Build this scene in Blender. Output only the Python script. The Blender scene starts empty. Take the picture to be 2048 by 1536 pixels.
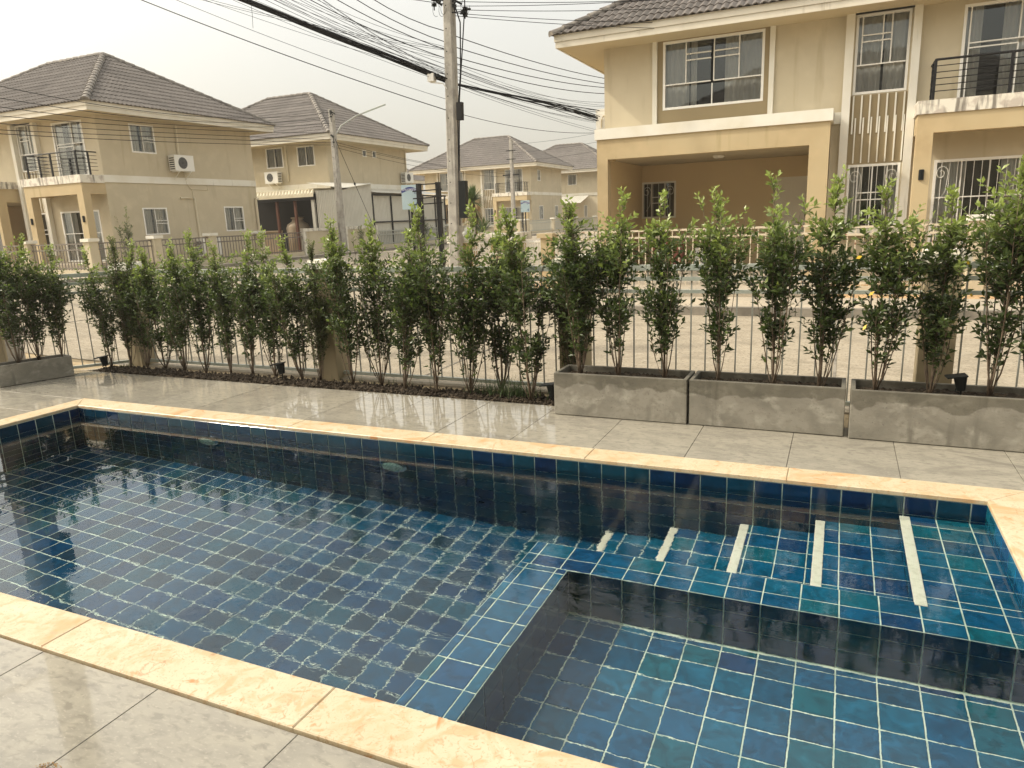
import bpy, math, random
import numpy as np
from mathutils import Vector, Matrix
random.seed(7); RNG = np.random.default_rng(7)
R = math.radians
sc = bpy.context.scene
col = sc.collection
# ------------------------------------------------------------------ camera
CAM = Vector((0.0, 0.0, 1.515))
YAW, PITCH, ROLL = R(24.738), R(13.080), R(-2.3288)
fwd = Vector((-math.sin(YAW)*math.cos(PITCH), math.cos(YAW)*math.cos(PITCH), -math.sin(PITCH)))
r0 = Vector((math.cos(YAW), math.sin(YAW), 0)); u0 = r0.cross(fwd)
rt = r0*math.cos(ROLL) + u0*math.sin(ROLL); up = rt.cross(fwd)
cd = bpy.data.cameras.new("camera"); cam = bpy.data.objects.new("camera", cd); col.objects.link(cam)
cam.matrix_world = Matrix(((rt.x, up.x, -fwd.x, CAM.x), (rt.y, up.y, -fwd.y, CAM.y), (rt.z, up.z, -fwd.z, CAM.z), (0, 0, 0, 1)))
cd.sensor_width = 36; cd.lens = 25.18; cd.clip_start = 0.05; cd.clip_end = 2000
sc.camera = cam
def proj(p):
    v = Vector(p)-CAM; d = v.dot(fwd)
    if d < .05: return None
    return 1024+1432.57*v.dot(rt)/d, 768-1432.57*v.dot(up)/d, d
# ------------------------------------------------------------------ light
SUN_ELEV, SUN_AZ = R(42), R(201)      # azimuth of the sun, counter-clockwise from +x
w = bpy.data.worlds.new("World"); sc.world = w; w.use_nodes = True
nt = w.node_tree; nt.nodes.clear()
wo = nt.nodes.new('ShaderNodeOutputWorld'); add = nt.nodes.new('ShaderNodeAddShader')
b1 = nt.nodes.new('ShaderNodeBackground'); b2 = nt.nodes.new('ShaderNodeBackground')
sky = nt.nodes.new('ShaderNodeTexSky'); sky.sky_type = 'NISHITA'; sky.sun_disc = False
sky.sun_elevation = SUN_ELEV; sky.sun_rotation = R(90)-SUN_AZ; sky.dust_density = 8; sky.air_density = 1.2; sky.ozone_density = 1
b1.inputs[1].default_value = 0.07
b2.inputs[0].default_value = (0.80, 0.758, 0.655, 1); b2.inputs[1].default_value = 0.50   # smoke haze lit from all sides
gN = nt.nodes.new('ShaderNodeTexCoord'); sN = nt.nodes.new('ShaderNodeSeparateXYZ'); nt.links.new(gN.outputs['Generated'], sN.inputs[0])
rN = nt.nodes.new('ShaderNodeMapRange'); rN.inputs[1].default_value = 0.0; rN.inputs[2].default_value = 0.5; rN.inputs[3].default_value = 0.53; rN.inputs[4].default_value = .92   # haze grows brighter overhead
nt.links.new(sN.outputs[2], rN.inputs[0])
dN = nt.nodes.new('ShaderNodeVectorMath'); dN.operation = 'DOT_PRODUCT'; nt.links.new(gN.outputs['Generated'], dN.inputs[0])   # wide glow of the smoke round the sun
dN.inputs[1].default_value = (math.cos(SUN_AZ)*math.cos(SUN_ELEV), math.sin(SUN_AZ)*math.cos(SUN_ELEV), math.sin(SUN_ELEV))
mN = nt.nodes.new('ShaderNodeMath'); mN.operation = 'MAXIMUM'; mN.inputs[1].default_value = 0; nt.links.new(dN.outputs['Value'], mN.inputs[0])
pN = nt.nodes.new('ShaderNodeMath'); pN.operation = 'POWER'; pN.inputs[1].default_value = 4; nt.links.new(mN.outputs[0], pN.inputs[0])
aN = nt.nodes.new('ShaderNodeMath'); aN.operation = 'MULTIPLY_ADD'; aN.inputs[1].default_value = 1.9; nt.links.new(pN.outputs[0], aN.inputs[0]); nt.links.new(rN.outputs[0], aN.inputs[2])
nt.links.new(aN.outputs[0], b2.inputs[1])
nt.links.new(sky.outputs[0], b1.inputs[0]); nt.links.new(b1.outputs[0], add.inputs[0]); nt.links.new(b2.outputs[0], add.inputs[1]); nt.links.new(add.outputs[0], wo.inputs[0])
sl = bpy.data.lights.new("sun", 'SUN'); sl.energy = 2.4; sl.angle = R(2.0); sl.color = (1, .91, .76)
so = bpy.data.objects.new("sun", sl); col.objects.link(so)
sd = Vector((math.cos(SUN_AZ)*math.cos(SUN_ELEV), math.sin(SUN_AZ)*math.cos(SUN_ELEV), math.sin(SUN_ELEV)))
so.rotation_euler = sd.to_track_quat('Z', 'Y').to_euler(); so.location = sd*50
sc.view_settings.view_transform = 'Standard'; sc.view_settings.look = 'None'; sc.view_settings.gamma = 1
sc.view_settings.exposure = 0.34; sc.view_settings.use_curve_mapping = False
cy = sc.cycles; cy.max_bounces = 10; cy.diffuse_bounces = 4; cy.glossy_bounces = 5; cy.transmission_bounces = 8
cy.transparent_max_bounces = 24; cy.sample_clamp_indirect = 4; cy.caustics_refractive = True; cy.caustics_reflective = False
cy.use_denoising = True
# ------------------------------------------------------------------ helpers
ORG = {}
def tag(o, label=None, cat=None, group=None, kind=None):
    if label: o['label'] = label
    if cat: o['category'] = cat
    if group: o['group'] = group
    if kind: o['kind'] = kind
    return o
def empty(name, loc, label=None, cat=None, group=None, kind=None):
    o = bpy.data.objects.new(name, None); col.objects.link(o); o.location = loc; o.empty_display_size = .1
    ORG[o] = Vector(loc); return tag(o, label, cat, group, kind)
def link(name, me, parent=None, loc=None):
    o = bpy.data.objects.new(name, me); col.objects.link(o)
    if parent is not None:
        o.parent = parent; ORG[o] = ORG[parent]
        if loc is not None: o.location = Vector(loc)-ORG[parent]
    else:
        ORG[o] = Vector(loc) if loc is not None else Vector((0, 0, 0))
        if loc is not None: o.location = loc
    return o
class Fr:   # a facade frame: u along the wall, n outwards, z up
    def __init__(s, o, u, n): s.o, s.u, s.n = Vector(o), Vector(u), Vector(n)
    def __call__(s, u, n, z): return s.o + s.u*u + s.n*n + Vector((0, 0, z))
W0 = Fr((0, 0, 0), (1, 0, 0), (0, 1, 0))
class MB:
    def __init__(s): s.v, s.f, s.m = [], [], []
    def quad(s, a, b, c, d, m=0):
        k = len(s.v); s.v += [Vector(a), Vector(b), Vector(c), Vector(d)]; s.f.append((k, k+1, k+2, k+3)); s.m.append(m)
    def box(s, u0, u1, n0, n1, z0, z1, F=W0, m=0):
        k = len(s.v)
        for z in (z0, z1):
            for (a, b) in ((u0, n0), (u1, n0), (u1, n1), (u0, n1)): s.v.append(F(a, b, z))
        fl = F.u.cross(F.n).z < 0
        for q in ((3, 2, 1, 0), (4, 5, 6, 7), (0, 1, 5, 4), (1, 2, 6, 5), (2, 3, 7, 6), (3, 0, 4, 7)):
            q = tuple(k+i for i in q); s.f.append(q[::-1] if fl else q); s.m.append(m)
        return s
    def tube(s, pts, r, n=6, m=0, cap=True):
        pts = [Vector(p) for p in pts]; k0 = len(s.v)
        for i, p in enumerate(pts):
            t = (pts[min(i+1, len(pts)-1)]-pts[max(i-1, 0)]).normalized()
            a = t.cross(Vector((0, 0, 1)) if abs(t.z) < .9 else Vector((1, 0, 0))).normalized(); b = t.cross(a)
            rr = r[i] if hasattr(r, '__len__') else r
            for j in range(n):
                q = 2*math.pi*j/n; s.v.append(p + a*math.cos(q)*rr + b*math.sin(q)*rr)
        for i in range(len(pts)-1):
            for j in range(n):
                a = k0+i*n+j; b = k0+i*n+(j+1) % n; s.f.append((a, a+n, b+n, b)); s.m.append(m)
        if cap and n > 2:
            s.f.append(tuple(k0+j for j in range(n))); s.m.append(m)
            s.f.append(tuple(k0+(len(pts)-1)*n+j for j in range(n))[::-1]); s.m.append(m)
        return s
    def lathe(s, c, prof, n=20, axis=(0, 0, 1), m=0):
        c = Vector(c); ax = Vector(axis).normalized(); a = ax.cross(Vector((1, 0, 0)) if abs(ax.x) < .9 else Vector((0, 1, 0))).normalized(); b = ax.cross(a)
        k0 = len(s.v)
        for (r, h) in prof:
            for j in range(n):
                q = 2*math.pi*j/n; s.v.append(c+ax*h+a*(math.cos(q)*r)+b*(math.sin(q)*r))
        for i in range(len(prof)-1):
            for j in range(n):
                p = k0+i*n+j; q = k0+i*n+(j+1) % n; s.f.append((p, q, q+n, p+n)); s.m.append(m)
        return s
    def wall(s, F, u0, u1, z0, z1, n, holes=(), dep=.12, m=0):
        us = sorted({u0, u1, *[h[0] for h in holes], *[h[1] for h in holes]}); zs = sorted({z0, z1, *[h[2] for h in holes], *[h[3] for h in holes]})
        us = [u for u in us if u0 <= u <= u1]; zs = [z for z in zs if z0 <= z <= z1]
        fl = F.u.cross(Vector((0, 0, 1))).dot(F.n) < 0
        for i in range(len(us)-1):
            for j in range(len(zs)-1):
                cu, cz = (us[i]+us[i+1])/2, (zs[j]+zs[j+1])/2
                if any(h[0] < cu < h[1] and h[2] < cz < h[3] for h in holes): continue
                q = [F(us[i], n, zs[j]), F(us[i+1], n, zs[j]), F(us[i+1], n, zs[j+1]), F(us[i], n, zs[j+1])]
                if fl: q = q[::-1]
                s.quad(*q, m=m)
        for h in holes:
            a, b, c, d = h[:4]
            for (p, q) in (((a, c), (b, c)), ((b, c), (b, d)), ((b, d), (a, d)), ((a, d), (a, c))):
                s.quad(F(p[0], n, p[1]), F(q[0], n, q[1]), F(q[0], n-dep, q[1]), F(p[0], n-dep, p[1]), m=m)
        return s
    def mesh(s, name, mats, org=Vector((0, 0, 0)), smooth=False, auto=None):
        me = bpy.data.meshes.new(name); me.from_pydata([tuple(p-org) for p in s.v], [], s.f)
        for q in (mats if isinstance(mats, (list, tuple)) else [mats]): me.materials.append(q)
        if any(s.m): me.polygons.foreach_set('material_index', s.m)
        if smooth: me.polygons.foreach_set('use_smooth', [True]*len(s.f))
        me.update(); return me
    def build(s, name, mats, parent=None, smooth=False, loc=None, **kw):
        if parent is not None: o = link(name, s.mesh(name, mats, ORG[parent], smooth), parent)
        else:
            if loc is None:
                loc = Vector([min(p[i] for p in s.v)*.5+max(p[i] for p in s.v)*.5 for i in range(2)]+[min(p.z for p in s.v)])
            o = link(name, s.mesh(name, mats, Vector(loc), smooth), None, loc)
        return tag(o, **kw)
# ------------------------------------------------------------------ materials
def mat(name, base, rough=.6, noise=None, bump=None, spec=.5, metal=0, stretch=(1, 1, 1), dirt=None, rnd=0, coat=0):
    m = bpy.data.materials.new(name); m.use_nodes = True; n = m.node_tree; L = n.links.new; P = n.nodes['Principled BSDF']
    P.inputs['Roughness'].default_value = rough; P.inputs['Metallic'].default_value = metal; P.inputs['Specular IOR Level'].default_value = spec
    P.inputs['Coat Weight'].default_value = coat; P.inputs['Coat Roughness'].default_value = .05
    tc = n.nodes.new('ShaderNodeNewGeometry'); mp = n.nodes.new('ShaderNodeMapping'); mp.inputs['Scale'].default_value = stretch
    L(tc.outputs['Position'], mp.inputs['Vector']); c = None
    def rgb(v):
        q = n.nodes.new('ShaderNodeRGB'); q.outputs[0].default_value = (*v, 1); return q.outputs[0]
    c = rgb(base)
    def mixc(f, a, b):
        q = n.nodes.new('ShaderNodeMix'); q.data_type = 'RGBA'; L(f, q.inputs[0]); L(a, q.inputs[6]); L(b, q.inputs[7]); return q.outputs[2]
    def nz(scale, lo, hi, det=5, vec=None, dist=0):
        t = n.nodes.new('ShaderNodeTexNoise'); t.inputs['Scale'].default_value = scale; t.inputs['Detail'].default_value = det; t.inputs['Distortion'].default_value = dist
        L(vec or mp.outputs[0], t.inputs['Vector'])
        r = n.nodes.new('ShaderNodeMapRange'); r.inputs[1].default_value = lo; r.inputs[2].default_value = hi; L(t.outputs[0], r.inputs[0]); return r.outputs[0]
    for (sca, colr, lo, hi, *ds) in (noise or ()): c = mixc(nz(sca, lo, hi, dist=ds[0] if ds else 0), c, rgb(colr))
    if dirt:      # streaks that run down the surface
        sca, colr, lo, hi = dirt; m2 = n.nodes.new('ShaderNodeMapping'); m2.inputs['Scale'].default_value = (1, 1, .12); L(tc.outputs['Position'], m2.inputs['Vector'])
        c = mixc(nz(sca, lo, hi, 6, m2.outputs[0]), c, rgb(colr))
    if rnd:
        oi = n.nodes.new('ShaderNodeObjectInfo'); h = n.nodes.new('ShaderNodeHueSaturation'); r = n.nodes.new('ShaderNodeMapRange')
        r.inputs[3].default_value = 1-rnd; r.inputs[4].default_value = 1+rnd; L(oi.outputs['Random'], r.inputs[0]); L(r.outputs[0], h.inputs['Value']); L(c, h.inputs['Color']); c = h.outputs[0]
    L(c, P.inputs['Base Color'])
    if bump:
        t = n.nodes.new('ShaderNodeTexNoise'); t.inputs['Scale'].default_value = bump[0]; t.inputs['Detail'].default_value = 4; L(mp.outputs[0], t.inputs['Vector'])
        b = n.nodes.new('ShaderNodeBump'); b.inputs['Strength'].default_value = bump[1]; b.inputs['Distance'].default_value = bump[2]; L(t.outputs[0], b.inputs['Height']); L(b.outputs[0], P.inputs['Normal'])
    return m
M = {}
M['wall'] = mat('stucco_cream', (.54, .475, .345), .85, [(.5, (.495, .438, .315), .4, .65), (2.5, (.57, .505, .37), .5, .75)], (60, .25, .004), .25, dirt=(4, (.42, .36, .24), .58, .78))
M['wall_tan'] = mat('stucco_tan', (.50, .41, .25), .85, [(.6, (.44, .34, .195), .4, .65), (3, (.51, .405, .24), .5, .75)], (60, .25, .004), .25, dirt=(5, (.36, .285, .15), .6, .8))
M['post_tan'] = mat('fence_post_tan', (.36, .30, .195), .85, [(2, (.31, .26, .165), .42, .65)], (60, .3, .004), .25, dirt=(7, (.25, .21, .14), .58, .75))
M['carport'] = mat('carport_tan', (.68, .55, .34), .85, [(.6, (.64, .51, .31), .4, .65)], (60, .2, .004), .25)
M['wall_olive'] = mat('stucco_olive', (.30, .24, .14), .85, [(.8, (.27, .215, .125), .4, .65)], (60, .25, .004), .25)
M['trim'] = mat('white_trim', (.74, .72, .64), .7, [(1.5, (.66, .62, .51), .45, .7)], (40, .15, .003), .3, dirt=(7, (.42, .39, .32), .63, .78))
M['trim_dirty'] = mat('stained_trim', (.70, .67, .58), .75, [(6, (.50, .45, .39), .5, .62)], (40, .2, .003), .3, dirt=(9, (.22, .2, .17), .54, .66))
M['frame'] = mat('white_aluminium', (.80, .79, .74), .4)
M['dark_metal'] = mat('dark_metal', (.015, .015, .016), .55, spec=.15)
M['black'] = mat('black_plastic', (.008, .010, .010), .5, spec=.15)
M['interior'] = mat('dark_interior', (.035, .033, .028), .9)
M['curtain'] = mat('curtain_cloth', (.78, .76, .70), .9, [(3, (.62, .60, .55), .4, .7)], stretch=(1, 1, .1))
M['shade_grey'] = mat('carport_shade_dark', (.022, .021, .02), .95, spec=.1)  # near-black colour standing in for the shade inside the carport
M['metal_sheet'] = mat('corrugated_sheet', (.58, .57, .51), .45, [(2, (.52, .51, .45), .4, .7)], dirt=(6, (.28, .25, .2), .62, .8))
M['awning'] = mat('awning_sheet', (.68, .62, .46), .5, [(3, (.58, .52, .38), .4, .7)])
M['roof'] = mat('roof_tile_brown', (.118, .104, .094), .75, [(5, (.158, .141, .128), .4, .65), (.7, (.098, .087, .079), .45, .7), (30, (.075, .067, .06), .55, .8)], (90, .2, .003), .3)
M['roof_far'] = mat('roof_tile_grey', (.14, .125, .113), .75, [(4, (.175, .158, .143), .4, .65), (.7, (.118, .105, .096), .45, .7)], None, .3)
M['roof_cap'] = mat('ridge_cap', (.15, .135, .12), .75, [(9, (.26, .235, .20), .45, .65), (3, (.10, .09, .08), .5, .7)], (60, .2, .003), .3)
M['concrete'] = mat('planter_concrete', (.27, .255, .215), .7, [(3.0, (.19, .18, .15), .44, .60, .5), (7, (.36, .345, .295), .53, .70, .4), (26, (.22, .205, .17), .5, .7), (90, (.12, .11, .09), .66, .72)], (60, .4, .004), .4, dirt=(7, (.15, .14, .115), .60, .70), stretch=(1, 1, 1.3))
def add_damp(m, zt):
    n = m.node_tree; L = n.links.new; P = n.nodes['Principled BSDF']; src = P.inputs['Base Color'].links[0].from_socket
    g = n.nodes.new('ShaderNodeNewGeometry'); t = n.nodes.new('ShaderNodeTexNoise'); t.inputs['Scale'].default_value = 4.5; t.inputs['Detail'].default_value = 4; L(g.outputs['Position'], t.inputs['Vector'])
    sx = n.nodes.new('ShaderNodeSeparateXYZ'); L(g.outputs['Position'], sx.inputs[0]); a = n.nodes.new('ShaderNodeMath'); a.operation = 'MULTIPLY_ADD'; L(t.outputs[0], a.inputs[0]); a.inputs[1].default_value = .20; L(sx.outputs[2], a.inputs[2])
    r = n.nodes.new('ShaderNodeMapRange'); r.inputs[1].default_value = zt; r.inputs[2].default_value = zt+.012; L(a.outputs[0], r.inputs[0])
    x = n.nodes.new('ShaderNodeMix'); x.data_type = 'RGBA'; x.blend_type = 'MULTIPLY'; mm = n.nodes.new('ShaderNodeMath'); mm.operation = 'MULTIPLY'; mm.inputs[1].default_value = .8; L(r.outputs[0], mm.inputs[0]); L(mm.outputs[0], x.inputs[0]); L(src, x.inputs[6]); x.inputs[7].default_value = (.50, .49, .45, 1); L(x.outputs[2], P.inputs['Base Color'])
add_damp(M['concrete'], .335)
M['pole'] = mat('pole_concrete', (.38, .36, .32), .85, [(5, (.28, .265, .235), .42, .62), (30, (.44, .42, .38), .55, .75)], (50, .4, .004), .3, dirt=(9, (.13, .12, .105), .58, .72))
M['soil'] = mat('dark_soil', (.042, .033, .024), .95, [(20, (.10, .078, .055), .47, .65), (6, (.028, .020, .013), .5, .7)], (70, .6, .01), .2)
M['road'] = mat('road_concrete', (.32, .275, .205), .9, [(.35, (.37, .32, .24), .4, .65), (3, (.25, .215, .16), .46, .68), (50, (.17, .145, .105), .48, .64), (11, (.38, .335, .26), .52, .75), (4.5, (.27, .235, .18), .58, .66, 3)], (110, .5, .006), .3, stretch=(.6, 1.2, 1))
M['pave'] = mat('pavement_concrete', (.34, .30, .235), .9, [(.8, (.42, .36, .27), .4, .65), (30, (.25, .215, .165), .5, .75)], (80, .4, .005), .3)
M['kerb'] = mat('kerb_concrete', (.25, .225, .185), .9, [(3, (.15, .135, .11), .45, .65)], (60, .4, .005), .3)
M['ground'] = mat('sandy_ground', (.40, .31, .19), .95, [(1.2, (.30, .24, .15), .4, .65), (25, (.22, .17, .10), .5, .75)], (60, .5, .01), .2)
M['dry'] = mat('dry_ground', (.42, .27, .14), .95, [(9, (.50, .36, .2), .45, .6), (30, (.2, .12, .06), .5, .65)], (60, .5, .01), .2)
M['deck'] = mat('deck_porcelain', (.295, .277, .230), .17, [(1.1, (.33, .308, .25), .40, .62, .8), (3.4, (.238, .222, .185), .44, .66, 1.4), (9, (.33, .308, .25), .46, .66, 1.0), (30, (.228, .212, .175), .50, .68, .6), (90, (.36, .335, .275), .56, .72), (2.0, (.20, .185, .155), .62, .74, 2)], (25, .04, .002), .5, stretch=(.6, 1.2, 1), rnd=.06)
M['deck_joint'] = mat('deck_joint', (.11, .10, .085), .9)
M['coping'] = mat('coping_travertine', (.56, .465, .31), .38, [(2.5, (.60, .52, .37), .42, .62, 1), (9, (.52, .385, .22), .50, .66, 2), (1.7, (.55, .33, .16), .56, .68, 1.6), (34, (.46, .34, .2), .56, .66, 3), (5, (.50, .25, .10), .62, .70, 2.5)], (30, .15, .003), .5)
def add_wet(m):
    n = m.node_tree; L = n.links.new; P = n.nodes['Principled BSDF']; g = n.nodes.new('ShaderNodeNewGeometry'); t = n.nodes.new('ShaderNodeTexNoise'); t.inputs['Scale'].default_value = 1.3; t.inputs['Detail'].default_value = 4
    L(g.outputs['Position'], t.inputs['Vector']); sx = n.nodes.new('ShaderNodeSeparateXYZ'); L(g.outputs['Position'], sx.inputs[0])
    a = n.nodes.new('ShaderNodeMath'); a.operation = 'MULTIPLY_ADD'; L(t.outputs[0], a.inputs[0]); a.inputs[1].default_value = 1.6; L(sx.outputs[0], a.inputs[2])
    r = n.nodes.new('ShaderNodeMapRange'); r.inputs[1].default_value = -1.2; r.inputs[2].default_value = -.2; r.inputs[3].default_value = .045; r.inputs[4].default_value = .26; L(a.outputs[0], r.inputs[0]); L(r.outputs[0], P.inputs['Roughness'])
add_wet(M['deck'])
def add_cracks(m):
    n = m.node_tree; L = n.links.new; P = n.nodes['Principled BSDF']; src = P.inputs['Base Color'].links[0].from_socket
    g = n.nodes.new('ShaderNodeNewGeometry'); t = n.nodes.new('ShaderNodeTexNoise'); t.inputs['Scale'].default_value = 5; t.inputs['Detail'].default_value = 5
    L(g.outputs['Position'], t.inputs['Vector'])
    v = n.nodes.new('ShaderNodeTexVoronoi'); v.feature = 'DISTANCE_TO_EDGE'; v.inputs['Scale'].default_value = 3.4
    a = n.nodes.new('ShaderNodeMix'); a.data_type = 'RGBA'; a.inputs[0].default_value = .35; L(g.outputs['Position'], a.inputs[6]); L(t.outputs[1], a.inputs[7]); L(a.outputs[2], v.inputs['Vector'])
    r = n.nodes.new('ShaderNodeMapRange'); r.inputs[1].default_value = .0; r.inputs[2].default_value = .010; r.inputs[3].default_value = .65; r.inputs[4].default_value = 0; L(v.outputs[0], r.inputs[0])
    t2 = n.nodes.new('ShaderNodeTexNoise'); t2.inputs['Scale'].default_value = 2.2; L(g.outputs['Position'], t2.inputs['Vector'])
    r2 = n.nodes.new('ShaderNodeMapRange'); r2.inputs[1].default_value = .46; r2.inputs[2].default_value = .6; L(t2.outputs[0], r2.inputs[0])
    mu = n.nodes.new('ShaderNodeMath'); mu.operation = 'MULTIPLY'; L(r.outputs[0], mu.inputs[0]); L(r2.outputs[0], mu.inputs[1])
    x = n.nodes.new('ShaderNodeMix'); x.data_type = 'RGBA'; L(mu.outputs[0], x.inputs[0]); L(src, x.inputs[6]); x.inputs[7].default_value = (.34, .17, .07, 1); L(x.outputs[2], P.inputs['Base Color'])
add_cracks(M['coping'])
M['grout'] = mat('pool_grout', (.66, .76, .64), .8, [(12, (.40, .52, .44), .45, .65)])
M['rail'] = mat('fence_rail_grey', (.46, .49, .43), .5, [(6, (.38, .43, .38), .45, .7)])
M['bar'] = mat('fence_bar_grey', (.36, .37, .33), .5)
M['cream_fence'] = mat('cream_fence_metal', (.60, .52, .39), .6, [(9, (.25, .10, .05), .60, .68)])
M['fence_brown'] = mat('brown_fence_metal', (.15, .13, .11), .6)
M['stone_cap'] = mat('stone_cap', (.62, .62, .56), .7, [(5, (.45, .44, .4), .5, .65)], (30, .3, .004))
M['bark'] = mat('shrub_bark', (.155, .115, .08), .85, [(25, (.085, .06, .04), .45, .6), (8, (.24, .19, .14), .5, .7)], (120, .4, .002), .3)
M['chrome'] = mat('steel', (.65, .68, .66), .2, metal=1)
M['lens'] = mat('lens_glass', (.10, .22, .20), .15, [(60, (.3, .45, .4), .45, .6)], (90, .8, .004))
M['nosing'] = mat('white_nosing', (.80, .80, .68), .55, [(30, (.68, .68, .55), .5, .7)])
M['white'] = mat('white_plastic', (.74, .73, .68), .4)
M['sign_blue'] = mat('sign_pale_blue', (.42, .56, .62), .4, [(6, (.48, .6, .65), .4, .7)])
M['sign_navy'] = mat('sign_navy', (.02, .04, .22), .4)
M['sign_white'] = mat('sign_white_letters', (.8, .82, .85), .4)
M['globe'] = mat('opal_globe', (.80, .77, .70), .3)
M['clay'] = mat('clay_tank', (.33, .27, .19), .7, [(4, (.36, .26, .16), .4, .7)])
M['rust'] = mat('rust_red_paint', (.13, .05, .03), .8)
M['door'] = mat('cream_door', (.80, .77, .68), .5)
M['sand'] = mat('orange_sand', (.50, .30, .12), .95, [(60, (.6, .4, .18), .45, .6), (90, (.3, .16, .06), .5, .6)])
M['red_cloth'] = mat('faded_red_cloth', (.40, .16, .12), .9)
M['cable'] = mat('black_cable', (.010, .010, .012), .7, spec=.1)
M['palm'] = mat('palm_leaf', (.09, .15, .055), .5, [(8, (.16, .2, .09), .45, .65)])
M['palm_dry'] = mat('palm_dry_leaf', (.25, .2, .11), .8, [(9, (.15, .15, .06), .45, .6)])
M['pipe'] = mat('pvc_pipe', (.60, .54, .40), .5)
M['grass'] = mat('weed_grass', (.05, .095, .025), .6, [(9, (.12, .15, .05), .45, .65)])
def leaf_mat(name, dark, midc, young):
    m = bpy.data.materials.new(name); m.use_nodes = True; n = m.node_tree; L = n.links.new; P = n.nodes['Principled BSDF']
    a = n.nodes.new('ShaderNodeAttribute'); a.attribute_name = 'tint'
    r = n.nodes.new('ShaderNodeValToRGB'); e = r.color_ramp.elements; e[0].color = (*dark, 1); e[1].color = (*young, 1); q = e.new(.45); q.color = (*midc, 1); e[1].position = .45; e[2].position = 1
    e[1].color = (*midc, 1); e[2].color = (*young, 1)
    L(a.outputs['Fac'], r.inputs[0]); L(r.outputs[0], P.inputs['Base Color']); P.inputs['Roughness'].default_value = .32; P.inputs['Specular IOR Level'].default_value = .45
    t = n.nodes.new('ShaderNodeBsdfTranslucent'); h = n.nodes.new('ShaderNodeHueSaturation'); h.inputs['Value'].default_value = 1.9; h.inputs['Saturation'].default_value = 1.1
    L(r.outputs[0], h.inputs['Color']); L(h.outputs[0], t.inputs[0]); x = n.nodes.new('ShaderNodeMixShader'); x.inputs[0].default_value = .28
    L(P.outputs[0], x.inputs[1]); L(t.outputs[0], x.inputs[2]); L(x.outputs[0], n.nodes['Material Output'].inputs[0]); return m
M['leaf'] = leaf_mat('shrub_leaf', (.026, .043, .013), (.068, .100, .028), (.25, .31, .085))
M['leaf_fine'] = leaf_mat('fine_shrub_leaf', (.028, .042, .012), (.064, .088, .024), (.19, .22, .07))
M['yellow_leaf'] = mat('yellow_leaf', (.62, .42, .03), .5)
def glass_mat():
    m = bpy.data.materials.new('window_glass'); m.use_nodes = True; n = m.node_tree; L = n.links.new; n.nodes.remove(n.nodes['Principled BSDF'])
    t = n.nodes.new('ShaderNodeBsdfTransparent'); t.inputs[0].default_value = (.93, .94, .92, 1); g = n.nodes.new('ShaderNodeBsdfGlossy'); g.inputs['Roughness'].default_value = .02; g.inputs[0].default_value = (.9, .95, .95, 1)
    f = n.nodes.new('ShaderNodeFresnel'); f.inputs[0].default_value = 1.85; x = n.nodes.new('ShaderNodeMixShader')
    tx = n.nodes.new('ShaderNodeTexNoise'); tx.inputs['Scale'].default_value = 1.1; b = n.nodes.new('ShaderNodeBump'); b.inputs['Strength'].default_value = .1; b.inputs['Distance'].default_value = .02
    L(tx.outputs[0], b.inputs['Height']); L(b.outputs[0], g.inputs['Normal'])
    L(f.outputs[0], x.inputs[0]); L(t.outputs[0], x.inputs[1]); L(g.outputs[0], x.inputs[2]); L(x.outputs[0], n.nodes['Material Output'].inputs[0]); return m
M['glass'] = glass_mat()
def pool_tile_mats():
    cols = [(.004, .086, .172), (.004, .078, .172), (.004, .062, .155), (.006, .102, .185), (.006, .098, .150), (.006, .108, .155), (.005, .046, .130), (.005, .084, .182), (.006, .072, .145), (.007, .108, .190)]
    out = []
    for i, c in enumerate(cols):
        out.append(mat('pool_tile_glaze_%s' % 'abcdefghij'[i], c, .12, [(9, tuple(x*.62 for x in c), .42, .66, 1.5), (17, tuple(x*1.35+.002 for x in c), .5, .75, 1), (60, tuple(x*1.5+.006 for x in c), .62, .8)], (9, .05, .002), .5))
    return out
PT = pool_tile_mats()
for i, c in enumerate([(.003, .034, .068), (.003, .025, .072), (.003, .017, .060), (.004, .040, .068), (.003, .028, .064)]):  # wall glazes darkened: the walls' shade is put into the colour
    PT.append(mat('pool_wall_shaded_glaze_%s' % 'abcde'[i], c, .10, [(14, tuple(x*.7 for x in c), .45, .68, 1), (35, tuple(x*1.5+.003 for x in c), .6, .8)], (9, .04, .002), .5))
# ------------------------------------------------------------------ ground, roads
WATER = -0.081
def gz(x, y):      # height of the street: level near the garden, rising to the far lots
    t = min(1, max(0, (-x-8.5)/8.5)); t = t*t*(3-2*t); return -0.10+0.45*t
def sheet(name, xs, ys, off, m, kind='structure', hole=None, **kw):
    b = MB(); nx, ny = len(xs), len(ys)
    for y in ys:
        for x in xs:
            z = gz(x, y)+off
            if hole and hole[0] <= x <= hole[1] and hole[2] <= y <= hole[3]: z = -1.75
            b.v.append(Vector((x, y, z)))
    for j in range(ny-1):
        for i in range(nx-1): b.f.append((j*nx+i, j*nx+i+1, (j+1)*nx+i+1, (j+1)*nx+i)); b.m.append(0)
    return b.build(name, m, kind=kind, loc=(0, 0, 0), **kw)
xs = sorted({-600, -300, -150, -80, -50, *[-34+.9*i for i in range(28)], -8.9, -8.88, 5.9, 6, 8, 12, 20, 40, 90, 250, 600})
sheet('ground', xs, [-600, -250, -80, -30, -12, -5, -4.9, 5.86, 5.9, 8, 11, 14, 20, 26, 32, 40, 60, 90, 160, 300, 600], -.012, M['ground'], hole=(-8.88, 5.9, -4.9, 5.86))
xr = sorted({*[-17.6+.8*i for i in range(12)], -8.2, -6, 0, 6, 14, 40})
sheet('road', xr, [6.15, 8, 11.45], 0.0, M['road'])
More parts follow.
